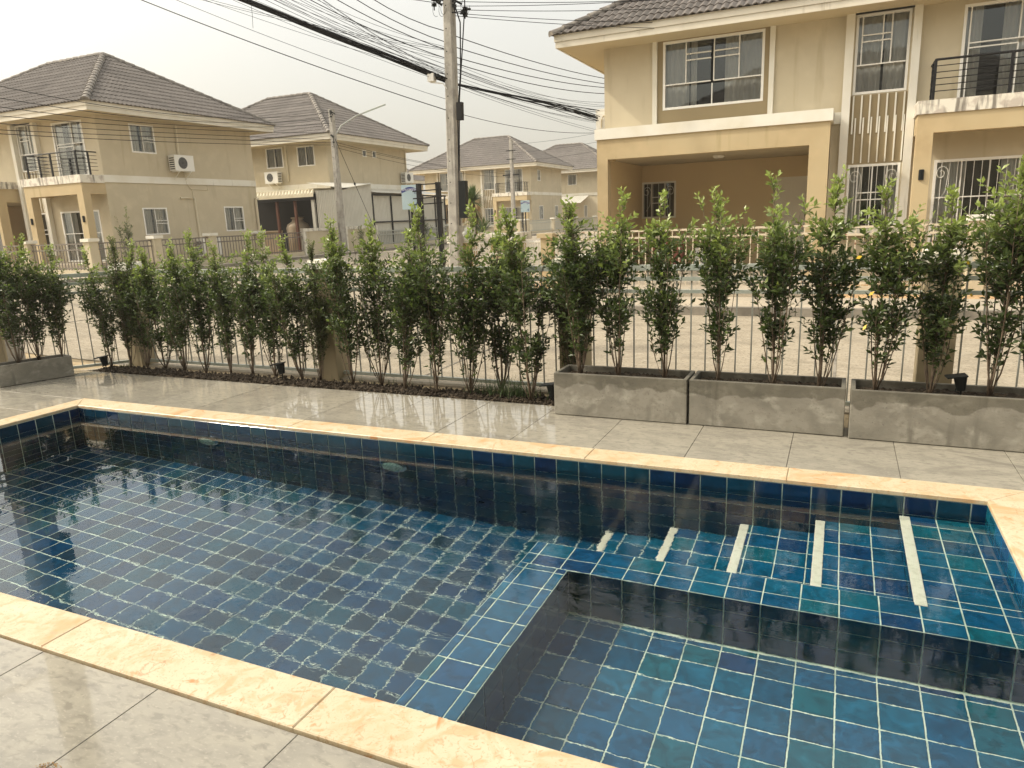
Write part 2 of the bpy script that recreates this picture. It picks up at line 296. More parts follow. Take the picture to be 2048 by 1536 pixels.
sheet('road', [x for x in xr if x < -8.4], [11.45, 14, 20, 30, 45, 70, 110], 0.0, M['road'])
sheet('road', [-40, -30, -24, -17.6], [6.15, 8, 11.45], 0.0, M['road'])
# far pavement and kerb in front of the large house
b = MB(); b.box(-8.25, 14, 11.55, 12.9, -.2, .02); b.build('pavement', M['pave'], kind='structure')
b = MB()
for i in range(23): b.box(-8.4+i*.98, -8.4+i*.98+.97, 11.42, 11.55, -.2, .03)
b.build('kerb', M['kerb'], kind='structure')
b = MB(); b.box(-8.2, 14, 12.9, 15.6, -.2, -.02); b.build('front_yard', M['dry'], kind='structure')
b = MB(); b.box(-5.0, -.3, 12.9, 19.4, -.2, .12); b.build('driveway', M['pave'], kind='structure')
b = MB()
for i in range(60): b.box(-17.75, -17.6, 9+i*.98, 9+i*.98+.97, -.1, .44)
b.build('kerb', M['kerb'], kind='structure')
b = MB(); b.box(-18.8, -17.75, 9, 70, -.1, .41); b.build('pavement', M['pave'], kind='structure')
b = MB()
for i in range(8): b.box(-16+i*4, -15.975+i*4, 6.16, 11.40, gz(-16+i*4, 8)+.001, gz(-16+i*4, 8)+.005)
b.build('road_joint', M['kerb'], kind='structure')
# drain channel strip outside the fence
b = MB(); b.box(-8.4, 14, 5.93, 6.15, -.3, -.075); b.build('drain_channel', M['kerb'], kind='structure')
# ------------------------------------------------------------------ pool deck
PX0, PX1, PY0, PY1 = -6.24, .761, 1.6475, 4.10
CW = .207
def bev_box(m, u0, u1, n0, n1, z0, z1, e=.003):
    k = len(m.v)
    for (a, z) in ((0, z0), (0, z1-e), (e, z1)):
        for (x, y) in ((u0+a, n0+a), (u1-a, n0+a), (u1-a, n1-a), (u0+a, n1-a)): m.v.append(Vector((x, y, z)))
    for r in range(2):
        for i in range(4): j = (i+1) % 4; m.f.append((k+4*r+i, k+4*r+j, k+4*r+4+j, k+4*r+4+i)); m.m.append(0)
    m.f.append((k+8, k+9, k+10, k+11)); m.m.append(0); return m
deck = empty('pool_deck', (-3, 5, 0), kind='structure')
DZ = 0.0
outer = (PX0-CW-.003, PX1+CW+.003, PY0-CW-.003, PY1+CW+.003)
xj = [-.222+.604*k for k in range(-17, 7)]
yj = [-4.5, -3.41, -2.2, -.99, .21, 1.435, outer[3], 5.29]
ymid = [1.435, 2.64, 3.85, outer[3]]
def dtile(x0, x1, y0, y1):
    if x1-x0 < .03 or y1-y0 < .03: return
    m = MB(); g = .0015; cx, cyy = (x0+x1)/2, (y0+y1)/2
    bev_box(m, x0-cx+g, x1-cx-g, y0-cyy+g, y1-cyy-g, -.012, random.uniform(-.0006, .0006), .0015)
    link('tile', m.mesh('deck_tile', M['deck']), deck, (cx, cyy, DZ))
for i in range(len(xj)-1):
    a, c = xj[i], xj[i+1]
    for j in range(len(yj)-1):
        y0, y1 = yj[j], yj[j+1]
        if y0 < -1 and (a < -6 or a > 2): continue
        if j == 5:
            if c <= outer[0] or a >= outer[1]:
                for q in range(3): dtile(a, c, ymid[q], ymid[q+1])
            elif a < outer[0]:
                for q in range(3): dtile(a, outer[0], ymid[q], ymid[q+1])
            elif c > outer[1]:
                for q in range(3): dtile(outer[1], c, ymid[q], ymid[q+1])
        else:
            dtile(a, c, y0, y1)
b = MB()
for (x0, x1, y0, y1) in ((-10.48, 3.4, outer[3], 5.288), (-10.48, 3.4, -4.5, outer[2]), (-10.48, outer[0], outer[2], outer[3]), (outer[1], 3.4, outer[2], outer[3])):
    b.box(x0, x1, y0, y1, -.25, -.006)
b.build('deck_bed', M['deck_joint'], deck)
# ------------------------------------------------------------------ pool
pool = empty('swimming_pool', (-2.7, 2.9, -1.1), "blue tiled swimming pool with cream stone edge, underwater steps and shallow spa corner", 'pool')
P = .1525; TG = .0055
FZ, SZ, DVZ = -1.165, -.63, -.195
SP0, SPY = -1.10, 2.935          # spa inner corner
DO = -1.348                       # outer edge of the divider
NX = [.372, -.037, -.440, -.850, -1.258]; NZ = [-.195, -.400, -.590, -.780, -.970]
DY = 3.172                        # stairs start beyond the divider
tiles = []      # (centre, axis, w, h)
def grid(u0, u1, v0, v1, pu, pv):
    def cuts(a, c, p):
        o = [a]; k = math.ceil((a-p)/P+1e-6)
        x = p+k*P
        while x < c-1e-6:
            if x-a > 1e-6: o.append(x)
            x += P
        o.append(c); return o
    U, V = cuts(u0, u1, pu), cuts(v0, v1, pv)
    for i in range(len(U)-1):
        for j in range(len(V)-1):
            if U[i+1]-U[i] > .012 and V[j+1]-V[j] > .012: yield U[i], U[i+1], V[j], V[j+1]
def floor_t(x0, x1, y0, y1, z, pu=.080, pv=2.62):
    for (a, c, d, e) in grid(x0, x1, y0, y1, pu, pv): tiles.append((Vector(((a+c)/2, (d+e)/2, z)), 'z', c-a, e-d))
def wall_t(axis, const, a0, a1, z0, z1, pu, sgn):
    for (a, c, d, e) in grid(a0, a1, z0, z1, pu, -.013):
        if axis == 'y': tiles.append((Vector(((a+c)/2, const, (d+e)/2)), 'y-' if sgn < 0 else 'y+', c-a, e-d))
        else: tiles.append((Vector((const, (a+c)/2, (d+e)/2)), 'x-' if sgn < 0 else 'x+', c-a, e-d))
floor_t(PX0, DO, PY0, PY1, FZ)
floor_t(DO, NX[4], DY, PY1, FZ)
for k in range(1, 5): floor_t(NX[k], NX[k-1], DY, PY1, NZ[k])
floor_t(NX[0], PX1, DY, PY1, DVZ)
floor_t(DO, PX1, SPY, DY, DVZ, pv=SPY+.105)
floor_t(DO, SP0, PY0, SPY, DVZ, pu=SP0-.052, pv=SPY+.105)
floor_t(SP0, PX1, PY0, SPY-.045, SZ)
floor_t(SP0, PX1, SPY-.045, SPY, SZ)
wall_t('y', PY1, PX0, PX1, FZ, -.013, .080, -1)
wall_t('y', PY0, PX0, PX1, FZ, -.013, .080, 1)
wall_t('x', PX0, PY0, PY1, FZ, -.013, 2.637, 1)
wall_t('x', PX1, PY0, PY1, SZ, -.013, 2.637, -1)
wall_t('x', DO, PY0, DY, FZ, DVZ, 2.637, -1)
wall_t('y', DY, DO, NX[0], FZ, DVZ, .080, 1)
wall_t('y', SPY, SP0, PX1, SZ, DVZ, .080, -1)
wall_t('x', SP0, PY0, SPY, SZ, DVZ, 2.637, 1)
for k in range(5): wall_t('x', NX[k], DY, PY1, NZ[k+1] if k < 4 else FZ, NZ[k], 2.637, -1)
for i, c in enumerate([(.003, .052, .118), (.003, .046, .118), (.004, .060, .128), (.004, .062, .108), (.003, .036, .096), (.008, .036, .070)]):  # same tiles, darkened: dimness of the deep water put into the colour
    PT.append(mat('pool_floor_dimmed_glaze_%s' % 'abcdef'[i], c, .12, [(9, tuple(x*.66 for x in c), .42, .66, 1.5), (17, tuple(x*1.35+.002 for x in c), .5, .75, 1)], (9, .05, .002), .5))
AX = {'z': (Vector((1, 0, 0)), Vector((0, 1, 0)), Vector((0, 0, 1))), 'y-': (Vector((1, 0, 0)), Vector((0, 0, 1)), Vector((0, -1, 0))), 'y+': (Vector((-1, 0, 0)), Vector((0, 0, 1)), Vector((0, 1, 0))),
      'x+': (Vector((0, 1, 0)), Vector((0, 0, 1)), Vector((1, 0, 0))), 'x-': (Vector((0, -1, 0)), Vector((0, 0, 1)), Vector((-1, 0, 0)))}
def seen(t):
    c, ax, w_, h_ = t; U, V, N = AX[ax]; pr = proj(c)
    if not pr or not (-30 < pr[0] < 2080 and 700 < pr[1] < 1570): return 0
    f = N.dot((CAM-c).normalized())
    return 0 if f <= 0 else w_*h_*f/pr[2]**2
def depth_ok(t):     # hidden behind the divider or steps
    return True
order = sorted(range(len(tiles)), key=lambda i: -seen(tiles[i])); top = set(order[:300])
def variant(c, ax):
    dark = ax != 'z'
    if ax in ('y-', 'x+', 'y+'): return 10+random.randrange(5)  # faces in shade take the darkened wall glazes
    if c.z < -1: return 15+random.randrange(6)  # deep floor takes the dimmed glazes
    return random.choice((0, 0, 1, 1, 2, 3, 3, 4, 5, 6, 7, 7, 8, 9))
cache = {}
rest = MB()
def tile_geo(m, o, U, V, N, w_, h_, mi):
    g = TG/2+random.uniform(0, .0006); th = .0035; k = len(m.v); e = .0015
    for (hh, ins) in ((-.004, 0), (th-e, 0), (th, e)):
        for (a, c) in ((-1, -1), (1, -1), (1, 1), (-1, 1)): m.v.append(o+U*(a*(w_/2-g-ins))+V*(c*(h_/2-g-ins))+N*hh)
    for r in range(2):
        for i in range(4): j = (i+1) % 4; m.f.append((k+4*r+i, k+4*r+j, k+4*r+4+j, k+4*r+4+i)); m.m.append(mi)
    m.f.append((k+8, k+9, k+10, k+11)); m.m.append(mi)
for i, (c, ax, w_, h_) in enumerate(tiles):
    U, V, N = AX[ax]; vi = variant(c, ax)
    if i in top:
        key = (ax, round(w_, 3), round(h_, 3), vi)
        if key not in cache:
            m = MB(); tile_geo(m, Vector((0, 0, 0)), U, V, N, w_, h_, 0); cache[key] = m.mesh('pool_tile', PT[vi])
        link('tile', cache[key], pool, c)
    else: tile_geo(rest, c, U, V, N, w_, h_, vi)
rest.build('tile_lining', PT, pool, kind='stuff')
# grout shell behind the tiles
g = MB()
def sh(x0, x1, y0, y1, z): g.quad((x0, y0, z), (x1, y0, z), (x1, y1, z), (x0, y1, z))
sh(PX0, NX[4], PY0, PY1, FZ); sh(SP0, PX1, PY0, SPY, SZ); sh(DO, SP0, PY0, SPY, DVZ); sh(DO, PX1, SPY, DY, DVZ); sh(NX[0], PX1, DY, PY1, DVZ)
for k in range(1, 5): sh(NX[k], NX[k-1], DY, PY1, NZ[k])
g.quad((PX0, PY1, FZ), (PX1, PY1, FZ), (PX1, PY1, -.002), (PX0, PY1, -.002)); g.quad((PX1, PY0, FZ), (PX0, PY0, FZ), (PX0, PY0, -.002), (PX1, PY0, -.002))
g.quad((PX0, PY0, FZ), (PX0, PY1, FZ), (PX0, PY1, -.002), (PX0, PY0, -.002)); g.quad((PX1, PY1, FZ), (PX1, PY0, FZ), (PX1, PY0, -.002), (PX1, PY1, -.002))
g.quad((DO, DY, FZ), (DO, PY0, FZ), (DO, PY0, DVZ), (DO, DY, DVZ)); g.quad((NX[0], DY, FZ), (DO, DY, FZ), (DO, DY, DVZ), (NX[0], DY, DVZ))
g.quad((SP0, SPY, SZ), (PX1, SPY, SZ), (PX1, SPY, DVZ), (SP0, SPY, DVZ)); g.quad((SP0, PY0, SZ), (SP0, SPY, SZ), (SP0, SPY, DVZ), (SP0, PY0, DVZ))
for k in range(5):
    zb = NZ[k+1] if k < 4 else FZ; g.quad((NX[k], PY1, zb), (NX[k], DY, zb), (NX[k], DY, NZ[k]), (NX[k], PY1, NZ[k]))
g.build('grout', M['grout'], pool)
# nosings: ribbed white strips on the edge of each step
for k in range(5):
    m = MB(); x = NX[k]; z = NZ[k]+.004; y0, y1 = (DY-.015 if k else DY-.03), PY1-.012
    m.box(x-.004, x+.044, y0, y1, z-.018, z+.004)
    for r in range(5): m.box(x-.002+r*.0092, x+.0042+r*.0092, y0+.001, y1-.001, z+.004, z+.0075)
    m.build('step_nosing', M['nosing'], pool)
for x in (-4.65, -2.845):      # underwater lamps on the far wall
    m = MB(); m.lathe((x, PY1-.004, -.41), [(.115, 0), (.115, .018), (.095, .032), (.09, .030)], 28, (0, -1, 0))
    o = m.build('pool_light', M['chrome'], pool, smooth=False)
    m = MB(); m.lathe((x, PY1-.004, -.41), [(.09, .028), (.07, .040), (.035, .046), (.001, .048)], 24, (0, -1, 0)); m.build('lens', M['lens'], o, smooth=True)
# coping stones
def stone(pts):
    m = MB(); zt, zb, e = .012, -.011, .004
    cx = sum(p[0] for p in pts)/4; cyy = sum(p[1] for p in pts)/4; k = 0
    for (z, s_) in ((zb, 0), (zt-e, 0), (zt, e)):
        for p in pts:
            d = Vector((p[0]-cx, p[1]-cyy, 0)); d2 = Vector((p[0]-math.copysign(s_, d.x), p[1]-math.copysign(s_, d.y), z)); m.v.append(d2)
    for r in range(2):
        for i in range(4): j = (i+1) % 4; m.f.append((4*r+i, 4*r+j, 4*r+4+j, 4*r+4+i)); m.m.append(0)
    m.f.append((8, 9, 10, 11)); m.m.append(0); m.f.append((3, 2, 1, 0)); m.m.append(0)
    m.build('coping_stone', M['coping'], pool)
ox0, ox1, oy0, oy1 = PX0-CW, PX1+CW, PY0-CW, PY1+CW; lip = .004; gp_ = .001
ix0, ix1, iy0, iy1 = PX0+lip, PX1-lip, PY0+lip, PY1-lip
def runx(js, ya, yb, xa, xb, xai, xbi, flip):
    e = [None]+js+[None]
    for i in range(len(e)-1):
        a0 = e[i]; c0 = e[i+1]
        ao, ai = (xa, xai) if a0 is None else (a0+gp_, a0+gp_); co, ci = (xb, xbi) if c0 is None else (c0-gp_, c0-gp_)
        if not flip: stone([(ao, ya), (co, ya), (ci, yb), (ai, yb)])
        else: stone([(ai, ya), (ci, ya), (co, yb), (ao, yb)])
runx([-5.07, -3.865, -2.66, -1.455, -.25], oy0, iy0, ox0, ox1, ix0, ix1, False)
runx([-5.02, -3.81, -2.61, -1.405, -.205], iy1, oy1, ox0, ox1, ix0, ix1, True)
stone([(ox0, oy0+.002), (ix0, iy0+.002), (ix0, 2.88), (ox0, 2.88)]); stone([(ox0, 2.883), (ix0, 2.883), (ix0, iy1-.002), (ox0, oy1-.002)])
stone([(ix1, iy0+.002), (ox1, oy0+.002), (ox1, 2.88), (ix1, 2.88)]); stone([(ix1, 2.883), (ox1, 2.883), (ox1, oy1-.002), (ix1, iy1-.002)])
# water
def water_mat():
    m = bpy.data.materials.new('pool_water'); m.use_nodes = True; n = m.node_tree; L = n.links.new; n.nodes.remove(n.nodes['Principled BSDF'])
    g = n.nodes.new('ShaderNodeBsdfGlass'); g.inputs['IOR'].default_value = 1.33; g.inputs['Roughness'].default_value = 0; g.inputs[0].default_value = (.97, 1, 1, 1)
    ge = n.nodes.new('ShaderNodeNewGeometry'); sx = n.nodes.new('ShaderNodeSeparateXYZ'); L(ge.outputs['Position'], sx.inputs[0])
    # calm at the far left, rippled towards the spa jets
    r = n.nodes.new('ShaderNodeMapRange'); r.interpolation_type = 'SMOOTHSTEP'; r.inputs[1].default_value = -4.2; r.inputs[2].default_value = -1.3; r.inputs[3].default_value = .03; r.inputs[4].default_value = 1.25; L(sx.outputs[0], r.inputs[0])
    r3 = n.nodes.new('ShaderNodeMapRange'); r3.interpolation_type = 'SMOOTHSTEP'; r3.inputs[1].default_value = -1.1; r3.inputs[2].default_value = -.2; r3.inputs[3].default_value = 1.0; r3.inputs[4].default_value = .22; L(sx.outputs[0], r3.inputs[0])
    mu = n.nodes.new('ShaderNodeMath'); mu.operation = 'MULTIPLY'; L(r.outputs[0], mu.inputs[0]); L(r3.outputs[0], mu.inputs[1])
    def nz(s_, d, st):
        mp = n.nodes.new('ShaderNodeMapping'); mp.inputs['Scale'].default_value = st; mp.inputs['Rotation'].default_value = (0, 0, .5); L(ge.outputs['Position'], mp.inputs[0])
        t = n.nodes.new('ShaderNodeTexNoise'); t.inputs['Scale'].default_value = s_; t.inputs['Detail'].default_value = d; t.inputs['Distortion'].default_value = .6; L(mp.outputs[0], t.inputs[0]); return t.outputs[0]
    a = nz(9, 1.5, (1, 1.6, 1)); c = nz(38, 2, (1, 1.8, 1)); ad = n.nodes.new('ShaderNodeMath'); ad.operation = 'MULTIPLY_ADD'; L(c, ad.inputs[0]); ad.inputs[1].default_value = .22; L(a, ad.inputs[2])
    mm = n.nodes.new('ShaderNodeMath'); mm.operation = 'MULTIPLY'; L(ad.outputs[0], mm.inputs[0]); L(mu.outputs[0], mm.inputs[1])
    b = n.nodes.new('ShaderNodeBump'); b.inputs['Strength'].default_value = 1; b.inputs['Distance'].default_value = .0015; L(mm.outputs[0], b.inputs['Height']); L(b.outputs[0], g.inputs['Normal'])
    L(g.outputs[0], n.nodes['Material Output'].inputs[0]); return m
M['water'] = water_mat()
m = MB(); m.quad((PX0+.004, PY0+.004, WATER), (PX1-.004, PY0+.004, WATER), (PX1-.004, PY1-.004, WATER), (PX0+.004, PY1-.004, WATER))
m.build('pool_water', M['water'], kind='structure')
# ------------------------------------------------------------------ soil bed, own fence
def lumpy(name, x0, x1, y0, y1, z, amp, nx, ny, m, parent=None, edge=.02, F=None, **kw):
    b = MB()
    for j in range(ny+1):
        for i in range(nx+1):
            x = x0+(x1-x0)*i/nx; y = y0+(y1-y0)*j/ny; e = min(1, min(i, nx-i)/2, min(j, ny-j)/1.5)
            zz = z + e*(random.random()**2*amp + .3*amp*math.sin(x*9)*math.sin(y*13+x*3)) - edge*(1-e)
            b.v.append(Vector((x, y, zz)) if F is None else F(x, y, zz))
    for j in range(ny):
        for i in range(nx): k = j*(nx+1)+i; b.f.append((k, k+1, k+nx+2, k+nx+1)); b.m.append(0)
    return b.build(name, m, parent, smooth=False, **kw)
lumpy('planting_soil', -7.75, -1.95, 5.285, 5.60, -.008, .026, 330, 20, M['soil'], kind='stuff')
b = MB(); b.box(-9.6, 6, 5.285, 5.72, -.4, -.02); b.build('bed_ground', M['ground'], kind='structure')
def clods(n, x0, x1, y0, y1, z):
    b = MB()
    for i in range(n):
        c = Vector((random.uniform(x0, x1), random.uniform(y0, y1), z)); r = random.uniform(.006, .022); k = len(b.v)
        for d in ((1, 0, 0), (0, 1, 0), (-1, 0, 0), (0, -1, 0), (0, 0, 1), (0, 0, -1)):
            b.v.append(c+Vector(d)*r*random.uniform(.6, 1.2)+Vector((0, 0, r*.3)))
        for q in ((0, 1, 4), (1, 2, 4), (2, 3, 4), (3, 0, 4), (1, 0, 5), (2, 1, 5), (3, 2, 5), (0, 3, 5)): b.f.append(tuple(k+t for t in q)); b.m.append(0)
    return b
clods(1300, -7.6, -1.98, 5.29, 5.58, .008).build('soil_clods', M['soil'], kind='stuff')
FY = 5.80
def fence_run(root, F, length, posts, bars_pitch, top=(1.075, .985, .885), z0=.045):
    for z, hh, dd in ((top[0], .045, .022), (top[1], .03, .015), (top[2], .028, .015), (z0, .03, .016)):
        m = MB(); m.box(0, length, -dd, dd, z-hh/2, z+hh/2, F); m.build('rail', M['rail'], root)
    key = 'fencebar'
    n = int(length/bars_pitch)
    m0 = None
    for i in range(1, n+1):
        u = i*bars_pitch
        if any(abs(u-p) < .14 for p in posts): continue
        if m0 is None:
            q = MB(); q.box(-.0055, .0055, -.0055, .0055, z0, top[0]-.02); m0 = q.mesh('bar', M['bar'])
        o = link('bar', m0, root, F(u, 0, 0)); o.rotation_euler.z = math.atan2(F.u.y, F.u.x)
    for p in posts:
        m = MB(); m.box(p-.11, p+.11, -.11, .11, -.28, 1.10, F); o = m.build('post', M['post_tan'], root)
        m = MB(); m.box(p-.15, p+.15, -.15, .15, 1.10, 1.16, F); m.box(p-.12, p+.12, -.12, .12, 1.16, 1.185, F); m.build('cap', M['trim'], o)
F1 = Fr((-7.5, FY, 0), (1, 0, 0), (0, -1, 0))
gf = empty('garden_fence', (-3, FY, 0), "grey metal bar fence with tan posts along the garden behind the row of shrubs", 'fence')
fence_run(gf, F1, 9.6, [.02, 2.84, 5.45, 8.15], .117)
d = Vector((-1.6, -2.2, 0)).normalized(); F2 = Fr((-7.5, FY, 0), d, Vector((d.y, -d.x, 0)))
gf2 = empty('garden_fence', (-8.4, 4.7, 0), "grey metal bar fence angling back at the far left corner behind the left planter", 'fence')
fence_run(gf2, F2, 3.6, [1.42, 3.3], .122)
b = MB(); b.box(0, 9.6, -.07, .07, -.3, -.005, F1); b.build('fence_footing', M['pave'], gf)
b = MB(); b.box(0, 3.6, -.07, .07, -.3, -.005, F2); b.build('fence_footing', M['pave'], gf2)
# ------------------------------------------------------------------ planters
def planter(F, L_, Wd, H_, label, grp):
    root = empty('concrete_planter', F(L_/2, 0, 0), label, 'planter', grp); t = .028; m = MB()
    def rbox(a, b_, c, d_, z0, z1): m.box(a, b_, c, d_, z0, z1, F)
    rbox(0, L_, 0, t, .004, H_); rbox(0, L_, Wd-t, Wd, .004, H_); rbox(0, t, t, Wd-t, .004, H_); rbox(L_-t, L_, t, Wd-t, .004, H_); rbox(t, L_-t, t, Wd-t, .004, H_*.6)
    o = m.build('box', M['concrete'], root); bm = o.modifiers.new('b', 'BEVEL'); bm.width = .005; bm.segments = 2
    lumpy('soil', t+.001, L_-t-.001, t+.001, Wd-t-.001, H_-.045, .02, 60, 18, M['soil'], root, edge=0.01, F=lambda x, y, z: F(x, y, z), kind='stuff'); return root
PG = 'concrete trough planters along the fence'
planter(Fr((-1.97, 5.05, 0), (1, 0, 0), (0, 1, 0)), 1.02, .33, .335, "weathered concrete trough beside the soil bed, leftmost of three on the right", PG)
planter(Fr((-.935, 5.06, 0), (1, -.004, 0), (.004, 1, 0)), 1.02, .33, .335, "weathered concrete trough, middle one of the three in the right-hand row", PG)
planter(Fr((.115, 5.03, 0), (1, -.01, 0), (.01, 1, 0)), 1.18, .34, .335, "longest grey concrete trough with a black spotlight in it, cut by the right edge", PG)
a_ = math.atan2(.60, .20); planter(Fr((-7.885, 4.40, 0), (math.cos(a_), math.sin(a_), 0), (-math.sin(a_), math.cos(a_), 0)), .70, .26, .225, "small dark grey concrete trough alone at the far left corner", PG)
# ------------------------------------------------------------------ shrubs
def make_shrub(seed, H_, spread, nleaf, ll, fine=False, low=.22, young=.5, nstem=5):
    rg = np.random.default_rng(seed); mb = MB(); LV, LF, LT = [], [], []
    stems = []
    def path(x0, y0, x1, y1, h, r, wig, flare):
        n = 9; pts = []
        wx, wy = rg.normal(0, wig, 2)
        for i in range(n):
            t = i/(n-1); s_ = t**flare
            pts.append(Vector((x0+(x1-x0)*s_+wx*math.sin(t*5+seed)*t, y0+(y1-y0)*s_+wy*math.cos(t*4+seed)*t, h*t)))
        mb.tube(pts, [r*(1-.8*i/(n-1)) for i in range(n)], 5); stems.append(pts)
    path(0, 0, *(rg.normal(0, .045, 2)), H_*.97, .0095 if not fine else .007, .018, 1)
    for k in range(nstem):
        a = rg.uniform(0, 6.28); rr = spread*rg.uniform(.35, .75); h = H_*rg.uniform(.5, .93)
        path(rg.normal(0, .008), rg.normal(0, .008), math.cos(a)*rr, math.sin(a)*rr*.8, h, rg.uniform(.003, .0055), .012, rg.uniform(.55, .9))
    gaps = [(rg.uniform(.3, .85), rg.uniform(.02, .05), rg.uniform(.3, .7)) for _ in range(3)]
    def env(h): return float(np.prod([1-q[2]*math.exp(-((h-q[0])/q[1])**2) for q in gaps])*np.interp(h, [0, low*.45, low, .40, .60, .8, .92, 1], [0, .12, .62, .95, 1, .70, .36, .10]))
    def leaf(p, dirv, size, tint):
        dirv = dirv.normalized(); s_ = dirv.cross(Vector((rg.normal(), rg.normal(), 1.2))).normalized(); nn = s_.cross(dirv).normalized()
        wd = size*rg.uniform(.20, .27); k = len(LV); L_ = size
        LV.extend([p, p+dirv*L_*.5+s_*wd+nn*wd*.35, p+dirv*L_*.5-s_*wd+nn*wd*.35, p+dirv*L_-nn*L_*.10, p+dirv*L_*.52])
        LF.extend([(k, k+4, k+1), (k, k+2, k+4), (k+1, k+4, k+3), (k+4, k+2, k+3)]); LT.extend([tint]*5)
    step = ll*(.36 if not fine else .34); cnt = 0
    tw = 0
    while cnt < nleaf and tw < 3000:
        tw += 1; pts = stems[0] if rg.random() < .40 else stems[rg.integers(len(stems))]
        t = rg.uniform(0.12, 1)**.9; f = t*(len(pts)-1); i = min(int(f), len(pts)-2); p = pts[i].lerp(pts[i+1], f-i); h = p.z/H_
        if rg.random() > env(h)+.05: continue
        a = rg.uniform(0, 6.28); rad = math.hypot(p.x, p.y); le = spread*env(h)*rg.uniform(.25, .75)*(1.7 if rg.random() < .10 else 1); upv = rg.uniform(.6, 1.5)+(1.6 if h > .85 else 0)
        dv = Vector((math.cos(a), math.sin(a)*.85, upv)).normalized(); lim = spread*env(h)*(1.1 if le < spread*.75 else 1.6)
        if rad+le > lim: le = max(.03, lim-rad)
        if h > .8: le = rg.uniform(.05, .13)
        le = min(le, (H_*1.03-p.z)/max(dv.z, .3)) if p.z < H_ else .03
        n = max(2, int(le/step)); end = p+dv*le
        pts2 = [p, p+dv*le*.5+Vector((0, 0, le*.04)), end]; mb.tube(pts2, [.0020, .0015, .0007], 3, cap=False)
        hh = end.z/H_; yb = young*max(0, (hh-.62)/.38)+rg.normal(0, .05); a0 = rg.uniform(0, 6.28)
        lightspray = rg.random() < .05
        for q in range(n+2):
            s_ = min(1, (q+.6)/(n+1)); pp = pts2[0].lerp(pts2[2], s_)+Vector((0, 0, le*.04*math.sin(s_*3.14)))
            an = a0+q*2.4; rv = Vector((math.cos(an), math.sin(an), 0)); side = (rv-dv*rv.dot(dv)).normalized()
            ld = dv*rg.uniform(.45, 1.0)+side*rg.uniform(.5, 1.0)*(.4 if q > n else 1)
            tint = min(1, max(0, .22+rg.normal(0, .10)+yb*(.5+.8*s_)+(.35 if lightspray else 0)+(.12 if s_ > .9 else 0)))
            leaf(pp, ld, ll*rg.uniform(.65, 1.15)*(.85 if hh > .9 else 1), tint); cnt += 1
    st = mb.mesh('shrub_stems', M['bark'], smooth=True)
    me = bpy.data.meshes.new('shrub_leaves'); me.from_pydata([tuple(v) for v in LV], [], LF); me.materials.append(M['leaf_fine'] if fine else M['leaf'])
    at = me.attributes.new('tint', 'FLOAT', 'POINT'); at.data.foreach_set('value', LT); me.update(); return st, me
def place_shrub(meshes, x, y, z, label, grp, rot=0, s=(1, 1, 1), tilt=0):
    root = empty('ornamental_shrub', (x, y, z), label, 'shrub', grp); root.rotation_euler = (tilt, 0, rot); root.scale = s
    for nm, me in (('stem', meshes[0]), ('foliage', meshes[1])):
        o = bpy.data.objects.new(nm, me); col.objects.link(o); o.parent = root
        if nm == 'foliage': o['kind'] = 'stuff'
    return root
bedS = [make_shrub(10+i, 1.36, .34, 2900, .045, young=.65, nstem=6+i % 3) for i in range(6)]
potS = [make_shrub(40+i, 1.36, .31, 2000, .053, young=.85, low=.24, nstem=7) for i in range(5)]
fineS = [make_shrub(70+i, 1.38, .24, 6500, .026, fine=True, young=.3, low=.22, nstem=8) for i in range(2)]
GB = 'shrubs planted in the soil bed'
bed = [(-7.59, 5.47, 1.25, 'b', "slim shrub behind the leftmost black spotlight, at the left end of the soil bed"),
       (-7.33, 5.52, 1.34, 'f', "dense fine-leaved shrub against the left corner fence post"),
       (-7.10, 5.55, 1.30, 'b', "first shrub right of the left corner post"),
       (-6.83, 5.56, 1.24, 'b', "second shrub right of the left corner post, with low side stems"),
       (-6.51, 5.54, 1.30, 'b', "third shrub right of the left corner post"),
       (-6.18, 5.53, 1.40, 'b', "bushy shrub with a pale yellow-green crown, below the far house's outdoor air conditioner"),
       (-5.85, 5.56, 1.28, 'b', "shrub between the pale-crowned shrub and the second spotlight, nearer the pale one"),
       (-5.54, 5.55, 1.35, 'b', "shrub second to the left of the middle black spotlight"),
       (-5.22, 5.54, 1.37, 'b', "shrub just left of the middle black spotlight"),
       (-4.88, 5.54, 1.29, 'b', "many-stemmed shrub just right of the middle black spotlight"),
       (-4.62, 5.52, 1.24, 'f', "thin-leaved shrub in front of the middle tan fence post"),
       (-4.21, 5.48, 1.45, 'b', "tall shrub just right of the middle tan fence post"),
       (-3.91, 5.52, 1.43, 'b', "shrub below the corrugated metal shed, between two taller ones"),
       (-3.59, 5.43, 1.37, 'b', "broad light-topped shrub left of the two black street posts"),
       (-3.24, 5.42, 1.50, 'b', "tall pointed shrub in front of the two black street posts"),
       (-2.92, 5.45, 1.50, 'b', "tall shrub in front of the concrete utility pole"),
       (-2.68, 5.60, 1.40, 'b', "airy shrub in front of the pillar with the globe lamp"),
       (-2.31, 5.39, 1.45, 'b', "last shrub of the soil bed, rising from the grass tuft beside the planter")]
for i, (x, y, h, t, lab) in enumerate(bed):
    ms = fineS[i % 2] if t == 'f' else bedS[(i*5+i//6) % 6]; k = h*1.06/1.36
    place_shrub(ms, x, y, .01, lab, GB, rot=i*1.37, s=(k*random.uniform(.92, 1.22), k*random.uniform(.92, 1.2), k), tilt=R(random.uniform(-3, 3)))
GP = 'shrubs growing in concrete planters'
